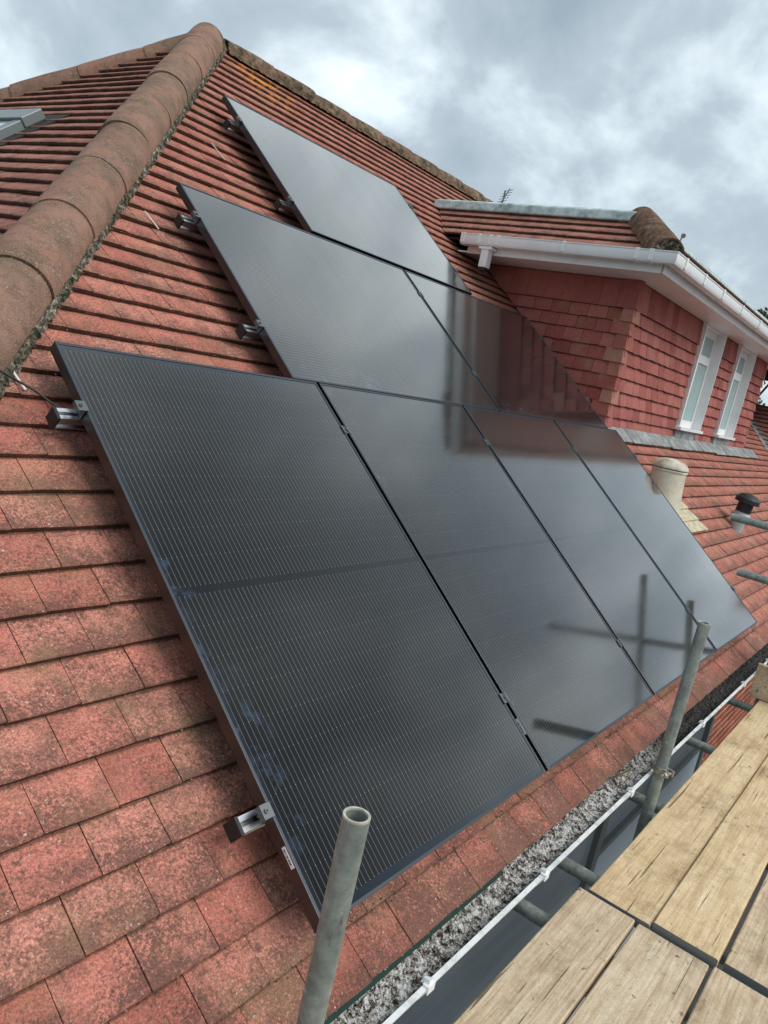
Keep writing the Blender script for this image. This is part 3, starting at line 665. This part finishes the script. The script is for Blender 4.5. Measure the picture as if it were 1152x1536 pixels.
# lead flashing at the foot of the front wall, lapped sheets
x = DX - .1; k = 0
while x < DXR + .1:
    L = random.uniform(.5, .62); mb = MB(); lo, hi = 1.70 + random.uniform(-.008, .008), 1.86
    hh = .012 + (k % 2) * .004
    mb.prism([fp(F_MAIN, a, b_, hh - .004) for a, b_ in ((x, lo), (x + L + .05, lo + .006), (x + L + .05, hi), (x, hi))], [fp(F_MAIN, a, b_, hh) for a, b_ in ((x, lo), (x + L + .05, lo + .006), (x + L + .05, hi), (x, hi))])
    mb.obj('lead_flashing', M_LEAD, house); x += L; k += 1
# soffit, fascia
def yhit(z): return YO + (z - ZO) / TT
mb = MB(); mb.prism([(FX, FY, SZ), (XE, FY, SZ), (XE, DY + .2, SZ), (DX + .2, DY + .2, SZ), (DX + .2, yhit(SZ) + .05, SZ), (FX, yhit(SZ) + .05, SZ)],
                    [(FX, FY, SZ + .012), (XE, FY, SZ + .012), (XE, DY + .2, SZ + .012), (DX + .2, DY + .2, SZ + .012), (DX + .2, yhit(SZ) + .05, SZ + .012), (FX, yhit(SZ) + .05, SZ + .012)])
mb.obj('soffit', M_UPVC, house)
mb = MB(); t_ = .016
mb.prism([(FX - t_, FY - t_, SZ - .008), (XE, FY - t_, SZ - .008), (XE, FY, SZ - .008), (FX, FY, SZ - .008)], [(FX - t_, FY - t_, SZ + .118), (XE, FY - t_, SZ + .118), (XE, FY, SZ + .118), (FX, FY, SZ + .118)])
ye = 2.93
mb.prism([(FX - t_, FY + .001, SZ - .008), (FX, FY + .001, SZ - .008), (FX, ye - .05, SZ - .008), (FX - t_, ye - .05, SZ - .008)], [(FX - t_, FY + .001, SZ + .118), (FX, FY + .001, SZ + .118), (FX, ye - .05, SZ + .118), (FX - t_, ye - .05, SZ + .118)])
mb.obj('fascia_board', M_UPVC, house, bevel=.002)
# square-section gutter with corner angle
gz0, gz1 = SZ + .055, SZ + .122; gw = .105; g_o = .10
gprof = [(0, 0), (-.012, -.006), (-.02, -.05), (-.034, -.066), (-gw + .012, -.066), (-gw, -.05), (-gw, -.006), (-gw - .005, 0), (-gw - .005, .006), (-gw + .004, .006), (-gw + .004, -.05), (-gw + .016, -.061), (-.038, -.061), (-.026, -.05), (-.016, .0), (0, .004)]
gprof = [(a, b_ * 1.15 if b_ < -.01 else b_) for a, b_ in gprof]
mb = MB(); ax_f, up_ = V((0, 1, 0)), V((0, 0, 1))
# mitred corner: build both runs with profile rings
def ring(pt, outx, outy, z):   # outward offsets along x and y
    return [V((pt[0] + outx * (-a), pt[1] + outy * (-a), z + b_)) for a, b_ in gprof]
G0 = (FX - t_, FY - t_)
R1 = ring((XE, G0[1]), 0, -1, gz1); R2 = ring(G0, -1, -1, gz1); R3 = ring((G0[0], 2.90), -1, 0, gz1)
i0 = len(mb.v); mb.v += R1 + R2 + R3; n_ = len(gprof)
for a in (0, n_):
    for k in range(n_): mb.f.append((i0 + a + k, i0 + a + (k + 1) % n_, i0 + a + n_ + (k + 1) % n_, i0 + a + n_ + k))
mb.f.append(tuple(i0 + 2 * n_ + k for k in range(n_)))
gd = mb.obj('dormer_gutter', M_UPVC, house, smooth=True, label='white plastic gutter round the dormer eaves')
def gcollar(p, dirx, w_=.02, o_=.006):
    """bracket or union band clipped over the gutter"""
    pr_ = [(-.0, .010), (-.02, -.072), (-.036, -.076 - o_), (-gw + .01, -.076 - o_), (-gw - o_, -.066), (-gw - o_ - .004, .010), (-gw + .012, .010), (-gw + .012, .002), (-gw - .0, -.064), (-gw + .014, -.074), (-.038, -.074), (-.02, 0)]
    mb = MB()
    if dirx: mb.sweep(pr_, V(p) - V((w_ / 2, 0, 0)), V(p) + V((w_ / 2, 0, 0)), V((0, 1, 0)), V((0, 0, 1)))
    else: mb.sweep(pr_, V(p) - V((0, w_ / 2, 0)), V(p) + V((0, w_ / 2, 0)), V((1, 0, 0)), V((0, 0, 1)))
    mb.obj('gutter_bracket', M_UPVC, gd)
for x in (4.50, 5.016, 5.602, 6.304, 7.084, 7.8, 8.6, 9.4): gcollar((x, G0[1], gz1), True, .03)
for y, w_ in ((2.88, .035), (2.727, .025), (2.62, .02), (2.553, .025), (1.981, .022), (1.409, .022), (1.303, .03)): gcollar((G0[0], y, gz1), False, w_)
mb = MB(); cx_, cy_ = G0[0] - gw * .52, 2.655
mb.box((cx_ - .038, cy_ - .034, SZ - .12), (cx_ + .038, cy_ + .034, gz1 - .084)); mb.box((cx_ - .045, cy_ - .06, gz1 - .105), (cx_ + .045, cy_ + .06, gz1 - .082)); mb.obj('gutter_outlet', M_UPVC, gd, bevel=.005)
mb = MB(); mb.box((cx_ - .034, cy_ - .03, SZ - .145), (cx_ + .034, cy_ + .03, SZ - .121)); mb.obj('outlet_seal', M_BLACK, gd)
# dormer roof
EZ = SZ + .145; EO = .03
F_DS = (V((FX - EO, 0, EZ)), V((0, 1, 0)), V((CT, 0, ST)), V((-ST, 0, CT)))
F_DF = (V((0, FY - EO, EZ)), V((1, 0, 0)), V((0, CT, ST)), NR)
rise = .43; tx = FX - EO + rise * CT; tz = EZ + rise * ST; ty = FY - EO + rise * CT
mb = MB()
mb.prism([(FX - .0, FY, EZ - .05), (XE, FY, EZ - .05), (XE, 3.8, EZ - .05), (FX, 3.8, EZ - .05)], [(tx + .02, ty + .02, tz - .03), (XE, ty + .02, tz - .03), (XE, 4.05, tz - .03), (tx + .02, 4.05, tz - .03)])
dr = mb.obj('dormer_roof', M_UNDER, house, label='small pitched roof edge over the dormer')
drow = [0, .107, .214, .321, .43]
yv = lambda v: yhit(EZ + v * ST)
make_field(F_DS, drow, .165, 1, 3.9, [(1, -CT, -(FY - EO)), (-1, CT * TT / TT, yhit(EZ)), (0, -1, rise)], dr, M_TILE2, 'roof_tile', 0)
make_field(F_DF, drow, .165, 4, 12.6, [(1, -CT, -(FX - EO)), (0, -1, rise)], dr, M_TILE2, 'roof_tile', 0)
# lead-capped edge and flat top
yT = yhit(tz)
mb = MB(); mb.prism([(tx - .035, ty - .0, tz - .012), (tx - .02, ty, tz + .06), (tx + .05, ty, tz + .085), (tx + .2, ty, tz + .06), (tx + .2, ty, tz - .02)],
                    [(tx - .035, yT + .05, tz - .012), (tx - .02, yT + .05, tz + .06), (tx + .05, yT + .05, tz + .085), (tx + .2, yT + .05, tz + .06), (tx + .2, yT + .05, tz - .02)])
mb.obj('lead_capping', M_LEAD2, house, bevel=.01, label='pale green-grey lead roll along the top of the dormer roof')
mb = MB(); mb.box((tx + .18, ty + .2, tz - .03), (XE, 4.1, tz + .01)); mb.obj('flat_roof', M_LEAD, house)
mb = MB(); mb.prism([(tx, ty - .03, tz - .012), (XE, ty - .03, tz - .012), (XE, ty + .25, tz - .02), (tx, ty + .25, tz - .02)], [(tx, ty - .01, tz + .03), (XE, ty - .01, tz + .03), (XE, ty + .25, tz + .03), (tx, ty + .25, tz + .03)]); mb.obj('lead_capping', M_LEAD2, house, bevel=.008)
# dormer hip cap with open mortared end and hip iron
A = V((FX - .01, FY - .01, EZ + .01)); B = V((tx + .10, ty + .10, tz + .06)); ax = (B - A).normalized(); sd_ = ax.cross(V((0, 0, 1))).normalized(); u_ = sd_.cross(ax)
cap_tile(A, B, sd_, u_, .135, .122, arc=92, drop=.05).obj('hip_tile', M_DHIP, house, smooth=True, label='single barrel tile over the dormer hip')
mb = MB(); n_ = 12
pts = [A + ax * .02 + sd_ * .12 * math.sin(math.radians(-95 + 190 * k / n_)) + u_ * (.12 * math.cos(math.radians(-95 + 190 * k / n_)) - .052) for k in range(n_ + 1)]
mb.prism([p + ax * .12 for p in pts], [p + V([random.uniform(-.006, .006) for _ in range(3)]) for p in pts]); mb.obj('mortar_bed', M_MORTAR, house)
for dx_, dy_, r__ in ((-.02, .10, .035), (.0, .03, .04), (.05, -.03, .035), (.1, -.05, .03)):
    mb = MB(); clump(mb, A + V((dx_, dy_, .02)), r__, random.Random(5)); mb.obj('mortar_lump', M_MORTAR, house)
mb = MB(); b0 = V((FX + .03, FY - .05, EZ + .02)); mb.box((0, 0, 0), (.022, .006, .11), lambda x, y, z: b0 + V((x + z * .12, y - z * .1, z))); mb.tube(b0 + V((.018, -.018, .105)), b0 + V((.045, -.005, .115)), .016, n=10); mb.obj('hip_iron', M_COUP, house)
# ------------------------------------------------------------------ roof window (top left)
rw = MB(); ya, yb_ = 3.75, 4.62; va, vb = 2.55, 3.55
def hb(a, b_, mbx): mbx.box((a[0] - YO, a[1], a[2]), (b_[0] - YO, b_[1], b_[2]), lambda u, v, h: fp(F_HIP, u, v, h))
hb((ya + .03, va, -.03), (yb_, vb - .10, .035), rw); rwo = rw.obj('roof_window', M_RWIN, house, label='grey metal roof window let into the left hip slope')
for a, b_ in (((ya, va - .05, -.02), (ya + .075, vb - .01, .045)), ((yb_ - .07, va - .05, -.02), (yb_, vb - .01, .06)), ((ya - .01, vb - .14, .0), (yb_ + .01, vb, .058)), ((ya, va - .06, -.02), (yb_, va + .02, .05))):
    f = MB(); hb(a, b_, f); f.obj('frame', M_RWIN, rwo, bevel=.006)
f = MB(); hb((ya + .09, va + .03, .036), (yb_ - .08, vb - .15, .042), f); f.obj('pane', M_RGLASS, rwo)
f = MB(); hb((ya - .12, va - .12, -.022), (yb_ + .12, vb + .08, -.004), f); f.obj('flashing', M_UNDER, rwo)

# ------------------------------------------------------------------ roof vents
def lathe(prof, P, ax, n=28, mb=None):
    mb = mb or MB(); ax = V(ax).normalized(); a = ax.orthogonal().normalized(); b_ = ax.cross(a); i0 = len(mb.v)
    for r, h in prof: mb.v += [V(P) + ax * h + (a * math.cos(6.28318 * k / n) + b_ * math.sin(6.28318 * k / n)) * r for k in range(n)]
    for j in range(len(prof) - 1):
        for k in range(n): mb.f.append((i0 + j * n + k, i0 + j * n + (k + 1) % n, i0 + (j + 1) * n + (k + 1) % n, i0 + (j + 1) * n + k))
    return mb
yv_ = .985; vb0 = V((5.02, yv_, roofz(yv_) - .06))
AXV = V((0, 0, 1))
vc = lathe([(.175, -.10), (.155, 0), (.140, .12), (.132, .24), (.131, .262)], vb0, AXV).obj('vent_pipe', M_CREAM, house, smooth=True, label='stout cream ventilation pipe with a domed cap beside the panels')
lathe([(.131, .262), (.137, .265), (.139, .274), (.137, .279), (.128, .282), (.128, .287), (.138, .290), (.139, .299), (.134, .312), (.120, .333), (.096, .350), (.06, .362), (.001, .367)], vb0, AXV).obj('vent_cap', M_DOME, vc, smooth=True)
lathe([(.1285, .280), (.131, .282), (.131, .287), (.1285, .289)], vb0, AXV).obj('vent_ring', M_INK, vc, smooth=True)
for k, (va_, vb_) in enumerate(((.80, .93), (.905, 1.045), (1.02, 1.14))):
    mb = MB(); u0, u1 = 4.75, 5.50 - k * .05; sl = .012
    pl_ = [(u0, va_), (u1, va_), (u1 - .04, vb_), (u0, vb_)]
    mb.prism([fp(F_MAIN, a, b_, .006 - (b_ - va_) * .14 + .0) for a, b_ in pl_], [fp(F_MAIN, a, b_, .024 - (b_ - va_) * .14) for a, b_ in pl_]); mb.obj('vent_tile', M_CREAMS, vc)
b2 = fp(F_MAIN, 6.52, .76, -.03); AX2 = V((.0, -.12, 1))
v2 = lathe([(.062, 0), (.062, .12), (.085, .13), (.085, .17), (.066, .185), (.066, .20)], b2, AX2).obj('vent_pipe', M_ZINC, house, smooth=True, label='short grey soil vent pipe with a black cap')
lathe([(.068, .195), (.068, .30), (.04, .31), (.001, .312)], b2, AX2).obj('vent_cap', M_BLACK, v2, smooth=True)
lathe([(.001, .375), (.07, .36), (.108, .325), (.112, .285), (.104, .285), (.098, .31), (.001, .34)], b2, AX2, 16).obj('vent_hood', M_BLACK, v2, smooth=True)

# ------------------------------------------------------------------ solar array
fR = lambda u, v, h: RP(u, v, h)
labels = ['large black solar panel nearest the camera, bottom left of the array', 'second panel of the bottom row, right of the nearest one',
          'third panel of the bottom row, with the pole reflections', 'farthest panel at the right end of the bottom row, beside the cream vent',
          'sideways panel at the left of the middle row', 'sideways panel at the right of the middle row, mirroring the dormer', 'single sideways panel at the top of the array under the ridge']
for i, (u, v, w_, l_) in enumerate(PANELS):
    P = root('solar_panel', RP(u, v, -.035), labels[i], 'solar panel', 'black solar panels clamped to the roof')
    lip = .009; d_ = .035
    mb = MB()
    def bar(a, b_, c, e_, mb=mb):
        mb.box((a, b_, -d_), (c, e_, 0), fR)
    bar(u, v, u + lip, v + l_); bar(u + w_ - lip, v, u + w_, v + l_); bar(u + lip, v, u + w_ - lip, v + lip); bar(u + lip, v + l_ - lip, u + w_ - lip, v + l_)
    mb.obj('frame', M_FRAME, P, bevel=.0008)
    mb = MB(); h = -.0022
    q = [(u + lip, v + lip), (u + w_ - lip, v + lip), (u + w_ - lip, v + l_ - lip), (u + lip, v + l_ - lip)]
    uvs = [(a - u, b_ - v) if l_ > w_ else (b_ - v, a - u) for a, b_ in q]
    mb.face([RP(a, b_, h) for a, b_ in q], uvs)
    for k in range(4):
        a, b_ = q[k], q[(k + 1) % 4]; mb.face([RP(a[0], a[1], h - .005), RP(b_[0], b_[1], h - .005), RP(b_[0], b_[1], h), RP(a[0], a[1], h)], [(-1, -1)] * 4)
    mb.face([RP(a, b_, h - .005) for a, b_ in reversed(q)], [(-1, -1)] * 4)
    mb.obj('glass', M_CELL, P)
    if i < 2:
        va_, vb_, ha, hb_ = (.138, .189, -.016, -.004) if i == 0 else (.135, .195, -.017, -.003)
        mb = MB(); mb.box((u - .0012, va_, ha), (u - .0002, vb_, hb_), fR); st = mb.obj('label_sticker', M_LABEL, P)
        mb = MB()
        for k in range(9):
            vv = va_ + .009 + k * .0042; mb.box((u - .0018, vv, ha + .003), (u - .00125, vv + random.choice((.0012, .0022, .003)), hb_ - .004), fR)
        mb.obj('barcode', M_INK, st)
# rails with end caps and clamps
RT = -.0355
def make_rail(v, ua, ub, label):
    r = root('mounting_rail', RP(ua, v, RT - .042), label, 'rail', 'aluminium rails under the solar panels')
    prof = [(-.020, -.042), (.020, -.042), (.020, -.036), (.014, -.030), (.014, -.018), (.019, -.014), (.019, 0), (.006, 0), (.006, -.004), (.011, -.005), (.011, -.013), (-.011, -.013), (-.011, -.005), (-.006, -.004), (-.006, 0), (-.019, 0), (-.019, -.014), (-.014, -.018), (-.014, -.030), (-.020, -.036)]
    mb = MB(); mb.sweep([(a, b_) for a, b_ in prof], RP(ua, v, RT), RP(ub, v, RT), V((0, CT, ST)), NR); mb.obj('rail', M_ALU, r)
    mb = MB(); mb.box((ua - .010, v - .0225, RT - .0445), (ua - .0005, v + .0215, RT + .002), fR); mb.obj('end_cap', M_BLACK, r)
    mb = MB(); mb.box((ub + .0005, v - .0225, RT - .0445), (ub + .010, v + .0215, RT + .002), fR); mb.obj('end_cap', M_BLACK, r)
    u = ua + .25
    while u < ub - .1:      # roof hooks
        mb = MB(); mb.box((u - .015, v - .03, HT + .006), (u + .015, v + .18, HT + .012), fR); mb.box((u - .015, v - .033, HT + .006), (u + .015, v - .027, RT - .02), fR); mb.obj('roof_hook', M_ALU, r); u += .9
    return r
def end_clamp(r, u, v, sgn):
    mb = MB(); a, b_ = sorted((u, u + sgn * .030)); s = .0175
    lo, hi = sorted((u - sgn * .006, u + sgn * .026)); mb.box((lo, v - s, .0006), (hi, v + s, .0036), fR)
    lo, hi = sorted((u + sgn * .002, u + sgn * .005)); mb.box((lo, v - s, RT + .001), (hi, v + s, .0006), fR)
    lo, hi = sorted((u + sgn * .0225, u + sgn * .026)); mb.box((lo, v - s, -.012), (hi, v + s, .0006), fR)
    c = mb.obj('end_clamp', M_CLAMP, r, bevel=.0006)
    mb = MB(); mb.tube(RP(u + sgn * .0135, v, .002), RP(u + sgn * .0135, v, .0075), .0058, .0028, 12); mb.tube(RP(u + sgn * .0135, v, -.03), RP(u + sgn * .0135, v, .003), .0035, n=8); mb.obj('bolt', M_CLAMP, c, smooth=True)
def mid_clamp(r, u, v):
    mb = MB(); s = .0185; mb.box((u - .019, v - s, .0006), (u - .009, v + s, .0036), fR); mb.box((u + .009, v - s, .0006), (u + .019, v + s, .0036), fR)
    mb.box((u - .009, v - s, -.004), (u + .009, v + s, -.001), fR); mb.box((u - .0092, v - s, -.001), (u - .0068, v + s, .0006), fR); mb.box((u + .0068, v - s, -.001), (u + .0092, v + s, .0006), fR)
    c = mb.obj('mid_clamp', M_CLAMP, r, bevel=.0005)
    mb = MB(); mb.tube(RP(u, v, -.001), RP(u, v, .0055), .0055, .0028, 12); mb.obj('bolt', M_CLAMP, c, smooth=True)
E4 = 4 * PW + 3 * PG
for v, t_ in ((.274, 'lower rail under the bottom row of panels'), (1.465, 'upper rail under the bottom row, its left end by the black cable')):
    r = make_rail(v, -.062, E4 + .06, t_); end_clamp(r, 0, v, -1); end_clamp(r, E4, v, 1)
    for k in (1, 2, 3): mid_clamp(r, k * (PW + PG) - PG / 2, v)
for v, t_ in ((2.00, 'lower rail under the middle row of panels'), (2.635, 'upper rail under the middle row of panels')):
    r = make_rail(v, UM - .065, UM + 2 * PL + PG + .06, t_); end_clamp(r, UM, v, -1); end_clamp(r, UM + 2 * PL + PG, v, 1); mid_clamp(r, UM + PL + PG / 2, v)
for v, t_ in ((3.12, 'lower rail under the single top panel'), (3.785, 'highest rail, at the top corner of the single top panel')):
    r = make_rail(v, UT - .06, UT + PL + .07, t_); end_clamp(r, UT, v, -1); end_clamp(r, UT + PL, v, 1)
mark(-.085, 1.685, -.070, 1.615, .007); mark(.83, 2.72, .855, 2.62, .005);  mark(1.66, 3.60, 1.69, 3.48, .004)
# cable from the rail end over the hip
mb = MB(); cpts = [RP(-.045, 1.50, -.050), RP(-.075, 1.545, -.048), RP(-.16, 1.635, -.05), RP(-.30, 1.78, -.03), V((-.62, 1.02 + .45, 1.10)), V((-.95, 1.75, 1.08))]
cpts = [RP(-.045, 1.50, -.050), RP(-.09, 1.555, -.052), RP(-.17, 1.64, -.066), RP(-.27, 1.76, -.06), RP(-.40, 1.93, .0), RP(-.6, 2.15, .02)]
for a, b_ in zip(cpts, cpts[1:]): mb.tube(a, b_ + (b_ - a) * .01, .0032, n=8)
c_ = mb.obj('cable', M_BLACK, None, smooth=True, label='black cable running from the rail end up over the hip tiles', category='cable')

# ------------------------------------------------------------------ scaffold
def steel_tube(A, B, label, group=None, coup=()):
    A, B = V(A), V(B); o = root('scaffold_tube', A, label, 'scaffold tube', group)
    mb = MB(); mb.tube(A, B - (B - A).normalized() * .004, .0242, .0200, 28); mb.obj('tube', M_TUBE, o, smooth=True)
    mb = MB(); mb.tube(B - (B - A).normalized() * .0039, B, .0243, .0198, 28); mb.obj('rim', M_RIM, o, smooth=True)
    return o
steel_tube((-.235, -.165, -2.9), (-.235, -.165, .462), 'grey scaffold pole with open top, nearest the camera', 'upright scaffold poles')
steel_tube((2.035, -.165, -2.9), (2.035, -.165, .458), 'grey upright scaffold pole crossing the gutter in front of the array', 'upright scaffold poles')
steel_tube((4.30, -.19, -2.9), (4.30, -.19, 1.42), 'upright scaffold pole at the right edge of the picture, by the toe board', 'upright scaffold poles')
steel_tube((4.25, -1.5, .692), (4.25, .295, .692), 'upper guard tube poking in from the right above the roof', 'guard tubes across the scaffold end')
steel_tube((4.22, -1.5, .357), (4.22, .155, .357), 'lower guard tube poking in from the right above the roof', 'guard tubes across the scaffold end')
tl = {1.071: 'transom tube under the boards, nearest of the row', 1.43: 'transom tube just behind the joint of the boards', 2.20: 'transom tube beside the foot of the upright pole', 3.13: 'transom tube in front of the brickwork', 4.10: 'transom tube below the toe board'}
for x, lb in tl.items(): steel_tube((x, -1.5, -.448), (x, .12, -.448), lb, 'transom tubes under the walkway')
def coupler(P, label, rot=0.0):
    P = V(P); o = root('coupler', P, label, 'coupler', 'scaffold couplers'); R_ = Matrix.Rotation(rot, 3, 'Z')
    mb = MB(); mb.tube(P - V((0, 0, .012)), P + V((0, 0, .012)), .031, .0245, 20); mb.obj('band', M_COUP, o, smooth=True)
    mb = MB()
    for s_ in (-1, 1):
        mb.box((.028, -.018 * s_ - .004, -.014), (.052, -.018 * s_ + .004, .014), lambda x, y, z: P + R_ @ V((x, y, z)))
    mb.obj('flange', M_COUP, o, bevel=.002)
    mb = MB(); mb.tube(P + R_ @ V((.042, -.055, 0)), P + R_ @ V((.042, .03, 0)), .0055, n=8); mb.tube(P + R_ @ V((.042, -.038, 0)), P + R_ @ V((.042, -.024, 0)), .012, n=6); mb.obj('bolt', M_COUP, o)
coupler((2.035, -.165, -.20), 'rusty swivel coupler clamped round the pole over the gutter', -1.9)
coupler((4.30, -.19, -.05), 'coupler on the pole at the right edge by the toe board', -2.4)
coupler((4.30, -.19, .357), 'coupler holding the lower guard tube', 2.6)
def board(x0, x1, y0, y1, z, mat, label, g='scaffold boards of the walkway', rot=0):
    o = root('scaffold_board', ((x0 + x1) / 2, (y0 + y1) / 2, z - .038), label, 'scaffold board', g)
    rg = random.Random(hash(label) % 1000 if False else int(abs(x0 * 100 + y0 * 1000)))
    mb = MB(); n = 48; xs = [x0 + (x1 - x0) * k / n for k in range(n + 1)]; ph = rg.uniform(0, 9)
    def e(x, s): return .0016 * noise.noise(V((x * 3 + ph, s * 5, 0))) + .0008 * noise.noise(V((x * 14 + ph, s * 7, 2)))
    top = []; 
    for k, x in enumerate(xs):
        cup = .0015 * noise.noise(V((x * .8 + ph, 1, 1)))
        c_ = .004; a_, b_ = y0 + e(x, 1), y1 + e(x, 2)
        top.append([(x, b_, z - .038), (x, b_, z - c_), (x, b_ - c_, z + cup), (x, (a_ + b_) / 2, z - .0012 + cup), (x, a_ + c_, z + cup), (x, a_, z - c_), (x, a_, z - .038)])
    for r_ in top: mb.v += [V(p) for p in r_]
    for k in range(n):
        for j in range(7): a = k * 7 + j; b2_ = k * 7 + (j + 1) % 7; mb.f.append((a, b2_, b2_ + 7, a + 7))
    mb.f.append(tuple(range(6, -1, -1))); mb.f.append(tuple(n * 7 + k for k in range(7)))
    mb.obj('plank', mat, o, smooth=False)
    for xe, s_ in ((x0, -1), (x1, 1)):     # hoop iron band round each end
        mb = MB(); mb.box((min(xe, xe + s_ * .0015), y0 + .001, z - .037), (max(xe, xe + s_ * .0015), y1 - .001, z - .001)); mb.obj('end_band', M_GREYFR, o)
ZB = -.382
board(1.264, 5.16, -.422, -.206, ZB, M_BOARD, 'yellowish scaffold board along the gutter side, beyond the joint')
board(1.272, 5.16, -.634, -.426, ZB + .012, M_BOARD, 'yellowish board with a dark banded end, second from the gutter')
board(1.31, 5.2, -.872, -.650, ZB - .008, M_BOARDG, 'greyish board, third from the gutter beyond the joint')
board(1.29, 5.2, -1.10, -.880, ZB - .004, M_BOARDG, 'fourth board from the gutter, beyond the joint')
board(-2.7, 1.250, -.378, -.177, ZB - .004, M_BOARDG, 'near board along the gutter side, this side of the joint')
board(-2.7, 1.255, -.617, -.388, ZB - .010, M_BOARDG, 'near board second from the gutter, with a long dark gap beside it')
board(-2.7, 1.262, -.862, -.630, ZB - .008, M_BOARDG, 'near board third from the gutter, with pale worn patches')
board(-2.7, 1.262, -1.10, -.872, ZB - .008, M_BOARDG, 'near board farthest from the gutter, at the picture corner')
tb = root('toe_board', (4.15, -.6, ZB), 'upright end board closing the far end of the walkway', 'toe board')
mb = MB(); mb.box((4.13, -1.2, ZB + .006), (4.168, -.138, ZB + .226)); mb.obj('plank', M_BOARDG, tb, bevel=.003)
# twig caught by the gutter
mb = MB(); rg = random.Random(11)
for k in range(9):
    a = V((1.86 + rg.uniform(-.05, .06), -.06 + rg.uniform(-.03, .03), -.235)); b_ = a + V((rg.uniform(-.07, .07), rg.uniform(-.05, .03), rg.uniform(.005, .05))); mb.tube(a, b_, rg.uniform(.0015, .004), n=6)
mb.obj('dry_twig', M_TWIG, label='clump of dry twigs lying across the gutter beside the pole', category='twigs')

# ------------------------------------------------------------------ beyond the house
def tree(P, h, cr, label, n=2600, seed=1):
    rg = random.Random(seed); P = V(P); o = root('tree', P, label, 'tree')
    mb = MB(); prev = P; r0 = .16
    for k in range(1, 7): q = P + V((rg.uniform(-.1, .1), rg.uniform(-.1, .1), h * .13 * k)); mb.tube(prev, q, r0 * (1 - k * .12), n=9); prev = q
    for k in range(8): a = P + V((0, 0, h * rg.uniform(.35, .7))); mb.tube(a, a + V((rg.uniform(-1, 1) * cr * .7, rg.uniform(-1, 1) * cr * .7, h * .22)), .04, n=6)
    mb.obj('trunk', M_BARK, o, smooth=True)
    mb = MB(); blobs = [(P + V((rg.gauss(0, .45) * cr, rg.gauss(0, .45) * cr, h * rg.uniform(.48, .93))), cr * rg.uniform(.22, .42)) for _ in range(16)]
    for _ in range(n):
        c, r_ = rg.choice(blobs); d_ = V((rg.gauss(0, 1), rg.gauss(0, 1), rg.gauss(0, 1))).normalized() * r_ * rg.uniform(.6, 1.05); q = c + d_; s_ = rg.uniform(.05, .11)
        a = V((rg.gauss(0, 1), rg.gauss(0, 1), rg.gauss(0, 1))).normalized(); b_ = a.orthogonal().normalized() * s_; a = a.cross(b_).normalized() * s_ * .6
        mb.face([q - b_, q + a, q + b_, q - a])
    mb.obj('crown', M_LEAF, o)
tree((28.4, 5.7, -2.95), 8.6, 2.0, 'dark leafy tree just showing over the dormer gutter at right', 9000, 4)
tree((11.0, 26.6, -2.95), 10.6, 2.0, 'distant tree whose top peeks over the far hip at left', 6000, 8)
an = root('tv_aerial', (9.58, 5.84, 2.6), 'thin television aerial behind the main ridge', 'aerial')
mb = MB(); mb.tube((9.58, 5.84, 2.3), (9.60, 5.84, 4.12), .012, n=8); mb.obj('mast', M_GREYFR, an)
mb = MB(); b0 = V((9.56, 5.86, 3.90)); b1 = V((9.63, 5.78, 4.16)); mb.tube(b0, b1, .009, n=6)
for k in range(6):
    c = b0.lerp(b1, (k + .3) / 6); mb.tube(c + V((-.05, .05, -.03)), c + V((.05, -.05, .03)), .005, n=5)
mb.obj('yagi_head', M_GREYFR, an)
